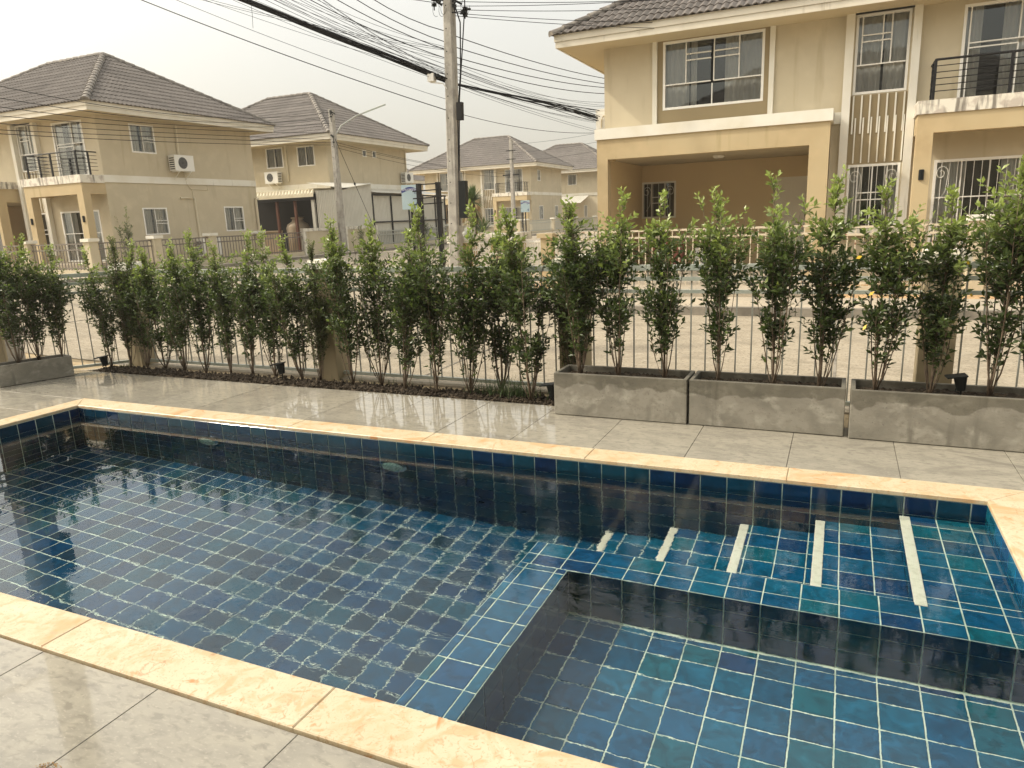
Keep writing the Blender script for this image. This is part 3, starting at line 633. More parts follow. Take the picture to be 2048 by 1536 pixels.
pots = [(-1.79, 5.17, 1.32, 'F', "dense dark shrub at the left end of the leftmost right-hand trough"), (-1.49, 5.18, 1.40, 'p', "red-stemmed shrub in the middle of the leftmost right-hand trough"),
        (-1.14, 5.2, 1.36, 'p', "pale-tipped shrub at the right end of the leftmost right-hand trough"), (-.75, 5.18, 1.38, 'p', "shrub at the left end of the middle right-hand trough"),
        (-.38, 5.19, 1.44, 'p', "shrub in the centre of the middle right-hand trough"), (-.08, 5.2, 1.45, 'p', "shrub at the right end of the middle right-hand trough"),
        (.26, 5.17, 1.36, 'p', "slender shrub with a few yellow leaves at the left end of the right edge trough"), (.58, 5.18, 1.30, 'p', "shrub with spreading stems in front of the right tan post"),
        (.90, 5.19, 1.50, 'p', "largest shrub at the right edge of the picture beside the black spotlight"), (1.12, 5.2, 1.4, 'p', "shrub mostly cut off by the right edge")]
for i, (x, y, h, t, lab) in enumerate(pots):
    k = h*.965/1.36; z = .285
    if t == 'F': place_shrub(bedS[1], x, y, z, lab, GP, 1.1, (k*1.35, k*1.3, k*1.04)); continue
    r_ = place_shrub(potS[(i*2) % 5], x, y, z, lab, GP, rot=i*1.9+.4, s=(k*random.uniform(.95, 1.15), k*random.uniform(.95, 1.1), k))
    if i in (6, 7):
        for q in range(3):
            yl = MB(); c = Vector((random.uniform(-.1, .1), -.16, .5+.22*q)); dd = Vector((random.uniform(-1, 1), -.2, -.4)).normalized()*.045; sd_ = Vector((-dd.z, 0, dd.x))*.28
            yl.v += [c, c+dd*.5+sd_, c+dd, c+dd*.5-sd_]; yl.f += [(0, 1, 2, 3)]; yl.m += [0]
            o = bpy.data.objects.new('yellow_leaf', yl.mesh('yellow_leaf', M['yellow_leaf'])); col.objects.link(o); o.parent = r_
place_shrub(fineS[0], -2.02, 5.62, .01, "dense feathery shrub behind the leftmost right-hand trough, against the tan post", GB, .5, (1.1, 1.0, 1.12))
GL = 'shrubs growing in concrete planters'
place_shrub(bedS[2], -7.93, 4.66, .19, "leftmost shrub, nearest in the small left trough", GL, 2.2, (1.25, 1.25, .99))
place_shrub(bedS[4], -7.90, 4.86, .19, "middle shrub of the small left trough", GL, .9, (1.05, 1.05, .96))
place_shrub(bedS[0], -7.80, 5.05, .19, "far shrub of the small left trough, next to the fence corner", GL, 4.2, (1.0, 1.0, .88))
# weeds
def tuft(n, cx, cyy, rx, ry, z, h, label):
    b = MB()
    for i in range(n):
        x, y = cx+random.gauss(0, rx), cyy+random.gauss(0, ry); a = random.uniform(0, 6.28); L_ = h*random.uniform(.5, 1.1); bend = random.uniform(.3, 1)
        dx, dy = math.cos(a), math.sin(a); w_ = .0022; k = len(b.v)
        for t in (0, .35, .7, 1):
            p = Vector((x+dx*bend*L_*t*t, y+dy*bend*L_*t*t, z+L_*(t-.45*bend*t*t))); s_ = Vector((-dy, dx, 0))*w_*(1-.85*t); b.v += [p-s_, p+s_]
        for q in range(3): b.f.append((k+2*q, k+2*q+1, k+2*q+3, k+2*q+2)); b.m.append(0)
    b.build('weed_grass', M['grass'], kind='stuff', label=label)
tuft(420, -2.55, 5.50, .17, .05, .01, .20, "tuft of long grass at the end of the soil bed"); tuft(50, -7.5, 5.58, .06, .04, 0, .09, "sprig of grass at the left end of the bed"); tuft(60, -3.9, 5.6, .3, .03, 0, .1, "thin grass by the fence foot")
# black garden spotlights
def spot(x, y, z, rot, label, s=1):
    root = empty('garden_spotlight', (x, y, z), label, 'spotlight', 'black garden spotlights'); root.rotation_euler.z = rot
    m = MB(); m.lathe((0, 0, .06*s), [(.0, 0), (.028*s, 0), (.036*s, .05*s), (.044*s, .10*s), (.044*s, .104*s), (.036*s, .106*s), (.0, .10*s)], 16, (-.12, 0, 1))
    o = bpy.data.objects.new('housing', m.mesh('spot_housing', M['black'])); col.objects.link(o); o.parent = root
    m = MB(); m.box(-.075*s, .05*s, -.052*s, .052*s, .160*s, .170*s); o = bpy.data.objects.new('hood', m.mesh('spot_hood', M['black'])); col.objects.link(o); o.parent = root; o.rotation_euler.y = -.15
    m = MB(); m.tube([(0, 0, -.01), (0, 0, .07*s)], .006*s, 6); m.tube([(-.03*s, 0, .075*s), (-.035*s, 0, .05*s), (0, 0, .035*s)], .004*s, 5); o = bpy.data.objects.new('bracket', m.mesh('spot_bracket', M['black'])); col.objects.link(o); o.parent = root
spot(-7.53, 5.35, .0, .5, "black garden spotlight at the left end of the soil bed"); spot(-5.04, 5.44, .02, .2, "black garden spotlight in the middle of the soil bed")
spot(-2.10, 5.36, .0, 0, "black garden spotlight half hidden beside the leftmost right-hand trough"); spot(.74, 5.14, .29, .1, "black garden spotlight standing in the right edge trough", .9)
b = MB()
for i in range(260):
    a = random.uniform(0, 6.28); r = random.random()**.5*.055; c = Vector((-2.015+r*math.cos(a), 1.015+r*math.sin(a), .002+max(0, .014-r*.22)*random.random())); q = random.uniform(.0015, .0035); k = len(b.v)
    for d in ((1, 0, 0), (-.5, .87, 0), (-.5, -.87, 0), (0, 0, 1)): b.v.append(c+Vector(d)*q)
    b.f += [(0+k, 1+k, 3+k), (1+k, 2+k, 3+k), (2+k, 0+k, 3+k)]; b.m += [0]*3
b.build('sand_heap', M['sand'], kind='stuff', label="small heap of orange sand grains on the near deck")
# ------------------------------------------------------------------ houses
def window(root, F, u0, u1, z0, z1, n, lay, name='window', curtain=True, fr=.045, cz=None, grille=False):
    """lay: list of (ua, ub, za, zb) panes in 0..1 of the opening."""
    fm = MB(); W_, H_ = u1-u0, z1-z0
    fm.box(u0, u1, n-.07, n+.012, z0, z0+fr, F); fm.box(u0, u1, n-.07, n+.012, z1-fr, z1, F); fm.box(u0, u0+fr, n-.07, n+.012, z0+fr, z1-fr, F); fm.box(u1-fr, u1, n-.07, n+.012, z0+fr, z1-fr, F)
    edu, edz = set(), set()
    lines = []
    for (a, c, e, g_) in lay:
        lines.append((a, c, e, g_))
    mt = .022
    for (a, c, e, g_) in lay:
        A_, C_, E_, G_ = u0+a*W_, u0+c*W_, z0+e*H_, z0+g_*H_
        if a > 0: fm.box(A_-mt/2, A_+mt/2, n-.06, n-.005, max(E_, z0+fr), min(G_, z1-fr), F)
        if e > 0: fm.box(max(A_, u0+fr), min(C_, u1-fr), n-.058, n-.003, E_-mt/2, E_+mt/2, F)
    o = fm.build(name, M['frame'], root)
    for (a, c, e, g_) in lay:
        p = MB(); A_, C_, E_, G_ = u0+a*W_+.002, u0+c*W_-.002, z0+e*H_+.002, z0+g_*H_-.002
        p.quad(F(A_, n-.032, E_), F(C_, n-.032, E_), F(C_, n-.032, G_), F(A_, n-.032, G_)); p.build('pane', M['glass'], o)
    bk = MB(); bk.quad(F(u0-.0, n-.6, z0), F(u1, n-.6, z0), F(u1, n-.6, z1), F(u0, n-.6, z1))
    for (p_, q_) in (((u0, z0), (u1, z0)), ((u1, z0), (u1, z1)), ((u1, z1), (u0, z1)), ((u0, z1), (u0, z0))):
        bk.quad(F(p_[0], n-.085, p_[1]), F(q_[0], n-.085, q_[1]), F(q_[0], n-.6, q_[1]), F(p_[0], n-.6, p_[1]))
    bk.build('dark_interior', M['interior'], o)
    if curtain:
        c = MB(); gaps = curtain if isinstance(curtain, (list, tuple)) else ((0, .42), (.50, 1))
        for (ga, gb) in gaps:
            ua, ub = u0+ga*W_, u0+gb*W_; nn = max(6, int((ub-ua)/.018)); ph = random.random()*6; k = len(c.v)
            for i in range(nn+1):
                u = ua+(ub-ua)*i/nn; dn = .028*math.sin(u*52+ph+1.3*math.sin(u*9))
                c.v += [F(u, n-.12+dn, z0+.01), F(u, n-.12+dn*.7, z1-.02)]
            for i in range(nn): c.f.append((k+2*i, k+2*i+2, k+2*i+3, k+2*i+1)); c.m.append(0)
        c.build('curtain', M['curtain'], o, smooth=True)
    if grille:
        gm = MB(); k = int(W_/.13)
        for i in range(1, k):
            u = u0+W_*i/k; gm.tube([F(u, n+.03, z0+.03), F(u, n+.03, z1-.03)], .005, 4)
        for s_ in (0, 1):
            cu = u0+(.12 if not s_ else W_-.12) ; cz_ = z1-.25; sg = 1 if not s_ else -1
            pts = [F(cu+sg*(.02+.11*math.cos(t*.45))*(1-t/26), n+.035, cz_+.14*math.sin(t*.45)*(1-t/26)) for t in range(0, 20)]
            gm.tube(pts, .006, 4); gm.tube([F(cu+sg*.13, n+.035, cz_), F(cu+sg*.10, n+.035, cz_-.35), F(cu, n+.035, cz_-.5)], .005, 4)
        gm.build('grille', M['frame'], o)
    return o
SLD = [(0, .5, 0, 1), (.5, 1, 0, 1)]
def ac_unit(F, u, n, z, w_=.80, h_=.55, d_=.30, label='', vents=True):
    root = empty('air_conditioner', F(u, n, z), label, 'air conditioner', 'outdoor air conditioner units')
    m = MB(); m.box(u-w_/2, u+w_/2, n+.06, n+.06+d_, z, z+h_, F); m.box(u-w_/2-.005, u+w_/2+.005, n+.055, n+.065+d_, z+h_-.04, z+h_-.005, F); m.build('case', M['white'], root)
    m = MB(); cx = u-.09*w_; c = F(cx, n+.062+d_, z+h_/2); r = h_*.40
    m.lathe(c, [(r, 0), (r, .006), (r*.92, .006), (r*.92, -.001)], 24, F.n); m.build('fan_ring', M['white'], root)
    m = MB(); m.lathe(c, [(r*.92, .001), (0.001, .001)], 24, F.n); m.build('fan_grille', M['dark_metal'], root)
    m = MB()
    for q in range(1, 6): m.lathe(c, [(r*q/6.3, .002), (r*q/6.3+.006, .006), (r*q/6.3+.012, .002)], 20, F.n)
    m.build('fan_guard', M['shade_guard'], root)
    m = MB()
    for s_ in (-.3, .3): m.box(u+s_*w_-.015, u+s_*w_+.015, n, n+.06+d_, z-.03, z, F); m.tube([F(u+s_*w_, n+.01, z-.28), F(u+s_*w_, n+.05+d_, z-.02)], .012, 4)
    m.build('bracket', M['frame'], root)
    if not vents:
        m = MB(); m.tube([F(u-w_/2-.02, n+.0, z+.30), F(u-w_/2-.03, n+.14, z+.30), F(u-w_/2-.03, n+.19, z+.22), F(u-w_/2-.03, n+.20, z+.05)], .016, 6); m.build('pipe', M['pipe'], root)
        m = MB(); m.box(u-w_/2-.012, u-w_/2, n+.10, n+.30, z+.03, z+h_-.10, F); m.build('service_cover', M['white'], root)
    for e in (w_/2, -w_/2-.004) if vents else ():
        m = MB()
        for i in range(int(h_/.07)-1): m.box(u+e, u+e+.004, n+.09, n+.03+d_, z+.05+i*.07, z+.085+i*.07, F)
        m.build('side_vent', M['dark_metal'], root)
    return root
M['shade_guard'] = mat('grey_guard', (.22, .22, .21), .5)
PITCH_R = math.atan(.60)
def roof(root, x0, x1, y0, y1, ze, mt, step=.0375, caps=True, tile_objs=False, ground_top=None):
    hw = (y1-y0)/2; s_len = hw/math.cos(PITCH_R); L_ = .33; nC = int(math.ceil(s_len/L_))
    planes = [((x0, y0), (1, 0), (0, 1), x1-x0), ((x1, y1), (-1, 0), (0, -1), x1-x0), ((x1, y0), (0, 1), (-1, 0), y1-y0), ((x0, y1), (0, -1), (1, 0), y1-y0)]
    rest_ = MB(); objs = []
    for pi, (o, e, q, W_) in enumerate(planes):
        E_ = Vector((*e, 0)); S_ = Vector((q[0]*math.cos(PITCH_R), q[1]*math.cos(PITCH_R), math.sin(PITCH_R))); N_ = E_.cross(S_).normalized(); O_ = Vector((*o, ze))
        prof = lambda u: .036*(.5+.5*math.cos(2*math.pi*u/.15))**.8
        def P_(u, s_, lift): return O_+E_*u+S_*s_+N_*(prof(u)+lift)
        for c in range(nC):
            s0, s1 = c*L_, min((c+1)*L_+.03, s_len); h0 = s0*math.cos(PITCH_R); h1 = min(s1*math.cos(PITCH_R), hw)
            a0, b0 = h0, W_-h0
            if b0-a0 < .05: continue
            segs = []
            if tile_objs and pi == 0:
                k0 = math.ceil((h1)/.3); k1 = math.floor((W_-h1)/.3)
                segs_obj = [(k*.3, (k+1)*.3) for k in range(k0, k1)]
            else: segs_obj = []
            took = []
            for (ua, ub) in segs_obj:
                pr = proj(O_+E_*((ua+ub)/2)+S_*((s0+s1)/2))
                if pr and pr[0] > 0 and pr[0] < 2100 and pr[1] > -15 and len(objs)+len(took) < 300: took.append((ua, ub))
            objs += [(O_+E_*ua+S_*s0, c) for (ua, ub) in took]
            if took:
                ranges = [(a0, took[0][0]), (took[-1][1], b0)]
            else: ranges = [(a0, b0)]
            for (a, c_) in ranges:
                if c_-a < .01: continue
                n = max(1, int(round((c_-a)/step))); k = len(rest_.v)
                for i in range(n+1):
                    u = a+(c_-a)*i/n
                    hi = min(max(u, h1 if u > W_/2 else u), W_)
                    ux = u
                    smax = min(s1, min(u, W_-u)/math.cos(PITCH_R)); smax = max(smax, s0)
                    rest_.v += [P_(u, s0, .004), P_(u, s0, .026), P_(u, smax, .004)]
                for i in range(n):
                    p = k+3*i; rest_.f += [(p, p+3, p+4, p+1), (p+1, p+4, p+5, p+2)]; rest_.m += [0, 0]
    rest_.build('roof_tiles', mt, root, kind='stuff')
    if objs:
        E_ = Vector((1, 0, 0)); S_ = Vector((0, math.cos(PITCH_R), math.sin(PITCH_R))); N_ = E_.cross(S_).normalized(); tm = MB(); n = 8
        for i in range(n+1):
            u = .3*i/n; pf = .036*(.5+.5*math.cos(2*math.pi*u/.15))**.8
            tm.v += [E_*u+N_*(pf+.004), E_*u+N_*(pf+.026), E_*u+S_*.36+N_*(pf+.004)]
        for i in range(n): p = 3*i; tm.f += [(p, p+3, p+4, p+1), (p+1, p+4, p+5, p+2)]; tm.m += [0, 0]
        me = tm.mesh('roof_tile', mt)
        for (p, c) in objs: link('roof_tile', me, root, p+N_*random.uniform(-.002, .003))
    # ridge and hip caps
    zr = ze+hw*.60; pk0, pk1 = Vector((x0+hw, (y0+y1)/2, zr)), Vector((x1-hw, (y0+y1)/2, zr))
    lines = [(Vector((x0, y0, ze)), pk0), (Vector((x0, y1, ze)), pk0), (Vector((x1, y0, ze)), pk1), (Vector((x1, y1, ze)), pk1), (pk0, pk1)]
    cm = MB()
    for i in range(9):
        a = math.pi*(i/8)
        for (yy, r) in ((0, .125), (.36, .10)): cm.v.append(Vector((math.cos(a)*r, yy, math.sin(a)*r*.85)))
    for i in range(8): k = 2*i; cm.f.append((k, k+1, k+3, k+2)); cm.m.append(0)
    cm.v.append(Vector((0, 0, 0))); z_ = len(cm.v)-1
    for i in range(8): cm.f.append((2*i+2, z_, 2*i)); cm.m.append(0)
    cme = cm.mesh('ridge_cap', M['roof_cap'], smooth=False)
    joined = MB()
    for (a, c) in lines:
        dv = c-a; n = int(dv.length/.33); dn = dv.normalized(); rx = dn.cross(Vector((0, 0, 1))).normalized(); rz = rx.cross(dn)
        for i in range(n):
            p = a+dn*(i*dv.length/n)+Vector((0, 0, .005))
            mtx = Matrix(((rx.x, dn.x, rz.x), (rx.y, dn.y, rz.y), (rx.z, dn.z, rz.z)))
            if caps:
                o = link('ridge_cap', cme, root, p); o.rotation_euler = mtx.to_euler()
            else:
                k = len(joined.v); joined.v += [p+mtx@v for v in cm.v]; joined.f += [tuple(k+t for t in f) for f in cm.f]; joined.m += cm.m
    if not caps: joined.build('ridge_caps', M['roof_cap'], root)
    # fascia and soffit
    f = MB()
    for (za, zb, ins) in ((ze-.115, ze+.02, .045), (ze-.24, ze-.118, .065)):
        t = .025
        f.box(x0+ins, x1-ins, y0+ins, y0+ins+t, za, zb); f.box(x0+ins, x1-ins, y1-ins-t, y1-ins, za, zb)
        f.box(x0+ins, x0+ins+t, y0+ins+t, y1-ins-t, za, zb); f.box(x1-ins-t, x1-ins, y0+ins+t, y1-ins-t, za, zb)
    f.build('fascia', M['fascia'], root)
    f = MB(); f.quad((x0+.09, y0+.09, ze-.22), (x0+.09, y1-.09, ze-.22), (x1-.09, y1-.09, ze-.22), (x1-.09, y0+.09, ze-.22)); f.build('soffit', M['soffit'], root)
M['fascia'] = mat('fascia_cream', (.64, .60, .50), .6, [(2, (.58, .54, .44), .45, .65)], dirt=(6, (.40, .36, .28), .66, .8))
M['soffit'] = mat('soffit_cream', (.50, .42, .27), .8)
ZE = 5.28
def house(x0, y0, label, detail=2, east_windows=(), recess=False, dz=0, carport_win=True, back=6.43):
    """Two-storey house: carport at the west, tall framed window bay, balcony porch at the east corner; front looks to -y."""
    WD = 8.93
    root = empty('two_storey_house', (x0+WD/2, y0+back/2, .1), label, 'house', 'cream two-storey houses of the estate')
    S = Fr((x0, y0, 0), (1, 0, 0), (0, -1, 0)); E_ = Fr((x0+WD, y0, 0), (0, 1, 0), (1, 0, 0)); Wf = Fr((x0, y0, 0), (0, 1, 0), (-1, 0, 0)); Nf = Fr((x0+WD, y0+back, 0), (-1, 0, 0), (0, 1, 0))
    ZB0, ZB1 = 3.08, 3.30
    winA = (1.32, 3.40, 3.66, 5.04); bay_up = (5.08, 6.02, 3.60, 5.05); bay_lo = (5.08, 6.02, 1.02, 2.27); balc = (6.87, 8.30, ZB1+.02, 4.98); porchd = (6.60, 8.45, .66, 2.27)
    yb = 2.95   # carport depth behind the upper wall
    for (ff, a, c, z_, z2_, hh) in ((S, 0, WD, ZB1, 5.1, [winA, bay_up, balc]), (E_, 0, back, ZB1, 5.1, [w_ for w_ in east_windows if w_[2] > 3]), (Wf, 0, back, ZB1, 5.1, []), (Nf, 0, WD, -.1, 5.1, []),
                                  (S, 4.73, WD, -.1, ZB1, [bay_lo, porchd]), (E_, 0, back, -.1, ZB1, [w_ for w_ in east_windows if w_[2] < 3]), (Wf, 0, back, -.1, ZB1, [])):
        MB().wall(ff, a, c, z_, z2_, 0, hh, .10).build('wall', M['wall'], root)
    # band round the house
    for bb in ((x0+4.775, x0+4.895, y0-.035, y0), (x0+6.195, x0+WD+.035, y0-.035, y0), (x0+WD, x0+WD+.035, y0+.001, y0+back), (x0-.035, x0, y0-.035, y0+back)):
        m = MB(); m.box(*bb, ZB0, ZB1); m.build('band', M['trim'], root)
    # carport
    c = MB(); cu0, cu1 = .06, 4.73; fy = .8
    def sb(b_, a0, a1, n0, n1, z0, z1): b_.box(a0, a1, n0, n1, z0, z1, S)
    sb(c, cu0, cu0+.24, fy-.24, fy, -.1, 2.66); sb(c, cu1-.36, cu1, fy-.30, fy, -.1, 2.66); sb(c, cu0, cu1, fy-.22, fy, 2.66, ZB0); sb(c, cu0, cu0+.2, 0.001, fy-.22, 2.66, ZB0); sb(c, cu1-.2, cu1, 0.001, fy-.22, 2.66, ZB0)
    c.build('carport_frame', M['wall_tan'], root)
    c = MB(); sb(c, cu0-.04, cu1+.04, 0.002, fy+.04, ZB0, ZB1); c.build('carport_parapet', M['trim_dirty'] if detail < 2 else M['trim'], root)
    c = MB()
    cw = (.12, 1.02, 1.34, 2.28) if carport_win else None
    BK = Fr((x0, y0+yb, 0), (1, 0, 0), (0, -1, 0)); dr = (3.45, 4.25, .14, 2.22)
    MB().wall(BK, 0.02, 4.73, 0, 2.70, 0, [h for h in (cw, dr) if h], .1).build('carport_wall', M['carport'], root)
    MB().wall(Fr((x0+.06, y0, 0), (0, 1, 0), (1, 0, 0)), 0, yb, 0, 2.7, .06).build('carport_wall', M['carport'], root)
    MB().wall(Fr((x0+4.73, y0, 0), (0, 1, 0), (-1, 0, 0)), 0, yb, 0, 2.7, 0.02).build('carport_wall', M['carport'], root)
    c = MB(); c.quad(S(cu0, fy-.2, 2.70), S(cu1, fy-.2, 2.70), S(cu1, -yb, 2.70), S(cu0, -yb, 2.70)); c.build('carport_ceiling', M['wall'], root)
    if detail == 2:
        c = MB(); c.lathe(S(2.4, -.9, 2.70), [(.13, 0), (.13, -.03), (.09, -.06), (.001, -.065)], 16); c.build('ceiling_lamp', M['white'], root)
    if cw: window(root, BK, *cw, 0, [(0, .28, 0, 1), (.28, .68, 0, .42), (.28, .68, .42, .58), (.28, .68, .58, 1), (.68, 1, 0, 1)], grille=detail == 2, curtain=False)
    m = MB(); m.box(dr[0], dr[1], -.06, -.02, dr[2], dr[3], BK); d_ = m.build('door', M['door'], root)
    m = MB()
    for (a, e) in ((.12, .40), (.46, .74)):
        for (z_0, z_1) in ((.25, .95), (1.1, 1.55), (1.65, 1.95)):
            for (p, q, r_, s_) in ((dr[0]+a, dr[0]+e, z_0, z_0+.015), (dr[0]+a, dr[0]+e, z_1-.015, z_1), (dr[0]+a, dr[0]+a+.015, z_0+.015, z_1-.015), (dr[0]+e-.015, dr[0]+e, z_0+.015, z_1-.015)): m.box(p, q, -.02, -.012, r_+dr[2], s_+dr[2], BK)
    m.build('panel_moulding', M['door'], d_)
    # recessed window panel and its white side strips
    m = MB(); m.box(1.20, 3.50, .002, .012, ZB1, winA[2]-.002, S); m.box(1.20, 3.50, .002, .012, winA[3]+.002, 5.06, S); m.box(1.20, winA[0]-.002, .002, .012, winA[2]-.002, winA[3]+.002, S); m.box(winA[1]+.002, 3.50, .002, .012, winA[2]-.002, winA[3]+.002, S)
    m.build('window_panel', M['wall_olive'], root)
    m = MB(); m.box(1.10, 1.20, .0, .06, ZB1, 5.08, S); m.box(3.50, 3.60, .0, .06, ZB1, 5.08, S); m.build('window_strip', M['trim'], root)
    window(root, S, *winA, 0, [(0, .5, 0, .335), (.5, 1, 0, .335), (0, .235, .37, 1), (.235, .485, .37, .70), (.235, .485, .70, .79), (.235, .485, .79, 1), (.515, .76, .37, .70), (.515, .76, .70, .79), (.515, .76, .79, 1), (.76, 1, .37, 1)], curtain=((0, .26), (.30, .5) if detail < 2 else (.28, .34), (.62, 1)), fr=.05)
    # tall bay: white frame, slats
    m = MB(); m.box(4.90, 5.05, 0, .14, 1.0, 5.2, S); m.box(6.05, 6.19, 0, .14, 1.0, 5.2, S); m.box(5.05, 6.05, .001, .14, 5.06, 5.2, S); m.box(4.86, 6.24, .0, .16, .88, 1.0, S); m.build('bay_frame', M['trim'], root)
    m = MB(); m.box(5.05, 6.05, .002, .015, 2.29, 3.58, S); m.build('bay_panel', M['wall_olive'], root)
    for i in range(7):
        m = MB(); u = 5.11+i*.148; m.box(u-.014, u+.014, .0155, .05, 2.86, 3.575, S); m.build('slat', M['trim'], root)
        if i < 6 or True:
            m = MB(); u = 5.165+i*.142; m.box(u-.012, u+.012, .0155, .05, 2.30, 3.16, S) if u < 6.04 else None
            if m.v: m.build('slat', M['trim'], root)
    window(root, S, *bay_up, 0, [(0, 1, 0, .33), (0, .12, .37, 1), (.12, .5, .37, .66), (.12, .5, .66, .74), (.12, .5, .74, 1), (.5, .66, .37, .66), (.5, .66, .66, .74), (.5, .66, .74, 1), (.66, 1, .37, 1)], curtain=((0, .50), (.55, 1)))
    window(root, S, *bay_lo, 0, [(0, .2, 0, 1), (.2, .48, 0, .45), (.2, .48, .45, .56), (.2, .48, .56, 1), (.48, .76, 0, .45), (.48, .76, .45, .56), (.48, .76, .56, 1), (.76, 1, 0, 1)], grille=detail == 2, curtain=((0, .3), (.7, 1)))
    window(root, S, *balc, 0, [(0, .08, 0, 1), (.08, .62, 0, .55), (.08, .62, .55, .60), (.08, .62, .60, 1), (.62, 1, 0, .55), (.62, 1, .60, 1)], name='balcony_door', curtain=((0, .22), (.45, .75), (.8, 1)), fr=.05)
    window(root, S, *porchd, 0, [(0, .25, 0, .56), (0, .25, .56, 1), (.25, .5, 0, .56), (.25, .5, .56, 1), (.5, .75, 0, .56), (.5, .75, .56, 1), (.75, 1, 0, .56), (.75, 1, .56, 1)], name='sliding_door', grille=detail == 2, curtain=((0, .3), (.6, 1)), fr=.05)
    # balcony porch
    c = MB(); pu0, pu1 = 6.20, WD; sb(c, pu0, pu0+.27, fy-.25, fy, -.1, 2.72); sb(c, pu1-.27, pu1, fy-.25, fy, -.1, 2.72); sb(c, pu0, pu1, fy-.22, fy, 2.72, 3.05); sb(c, pu0, pu0+.2, .001, fy-.22, 2.72, 3.05); sb(c, pu1-.2, pu1, .001, fy-.22, 2.72, 3.05)
    c.build('porch_frame', M['wall_tan'], root)
    c = MB(); sb(c, pu0+.001, pu1-.001, .002, fy-.001, 2.95, 3.052); sb(c, pu0-.03, pu1+.038, .037, fy+.03, 3.052, 3.285); c.build('balcony_slab', M['trim_dirty'], root)
    m = MB(); m.lathe(S(pu0+.13, fy, 1.98), [(.04, -.09), (.045, -.08), (.045, .09), (.035, .10)], 12); m.lathe(S(pu1-.13, fy, 1.98), [(.04, -.09), (.045, -.08), (.045, .09), (.035, .10)], 12); m.build('wall_lamp', M['black'], root)
    # railing
    r_ = MB(); ra, rb, rn = pu0+.22, pu1-.18, fy-.10; zt, zb_ = 3.98, 3.285
    for (p, q) in (((ra, rn), (rb, rn)), ((ra, .02), (ra, rn)), ((rb, .02), (rb, rn))):
        r_.tube([S(p[0], p[1], zt), S(q[0], q[1], zt)], .022, 6)
        for k in range(1, 6): z = zb_+.05+(zt-zb_-.05)*k/6; r_.tube([S(p[0], p[1], z), S(q[0], q[1], z)], .008, 4)
    rl = r_.build('balcony_railing', M['dark_metal'], root)
    for (u, n_) in ((ra, rn), (rb, rn), ((ra+rb)/2, rn), (ra, .3), (rb, .3)):
        m = MB(); m.box(u-.022, u+.022, n_-.022, n_+.022, zb_, zt, S); m.build('post', M['dark_metal'], rl)
    for w_ in east_windows:
        lay = w_[4] if len(w_) > 4 else [(0, .5, 0, 1), (.5, 1, 0, .42), (.5, 1, .42, .52), (.5, 1, .52, 1)]
        window(root, E_, *w_[:4], 0, lay)
    roof(root, x0-.9, x0+WD+.9, y0-.9, y0+back+.47, ZE, M['roof'] if detail == 2 or y0 < 20 else M['roof_far'], step=.03 if y0 < 20 else .05, caps=y0 < 20, tile_objs=detail == 2)
    return root, S, E_, Wf
# house A: across the road on the right; house B: left; house D: far, same type
hA, SA, EA, WA = house(-5.05, 16.56, "large cream house filling the upper right, with carport and tall framed window bay", 2)
ac_unit(WA, .75, 0, 3.42, .72, .46, .27, "outdoor air conditioner unit high on the left side wall of the large right-hand house", vents=False)
hB, SB, EB, WB = house(-29.85, 15.87, "cream house at the far left with a corner balcony and brown tiled hip roof", 1,
    east_windows=[(1.13, 2.06, 4.03, 4.92), (1.18, 2.14, 1.42, 2.30), (4.67, 5.63, 1.43, 2.33)])
ac_unit(EB, 2.85, 0, 3.50, .80, .52, .28, "outdoor air conditioner unit on the upper side wall of the far left house")
ac_unit(EB, 3.55, 0, .62, .85, .60, .30, "outdoor air conditioner unit near the ground beside the far left house")
m = MB(); m.tube([EB(2.95, .03, 5.05), EB(2.92, .03, 4.02)], .045, 6); m.build('pipe', M['pipe'], hB); m = MB(); m.tube([EB(2.75, .03, 2.62), EB(3.35, .03, 2.62), EB(3.38, .03, 1.2)], .04, 6); m.build('pipe', M['pipe'], hB)
m = MB(); m.tube([EB(3.05, .03, 3.48), EB(3.1, .03, 3.1), EB(3.3, .02, 2.9), EB(3.33, .03, 2.6)], .012, 5); m.tube([EB(3.2, .02, 2.93), EB(4.0, .02, 2.9), EB(4.0, .02, 3.1)], .01, 4); m.build('cable_run', M['pipe'], hB)
m = MB(); m.tube([EB(back := 6.3, .05, 2.6), EB(6.3, .05, .4)], .05, 6); m.tube([EB(6.3, .05, 2.6), EB(6.45, .05, 2.62)], .05, 6); m.build('downpipe', M['pipe'], hB)
hD, SD, ED, WDf = house(-29.85, 50.1, "distant cream house with balcony seen between the utility pole and the right-hand house", 0,
    east_windows=[(1.3, 1.9, 4.1, 4.9), (1.5, 2.3, 1.3, 2.3), (4.8, 5.5, 1.4, 2.3)])
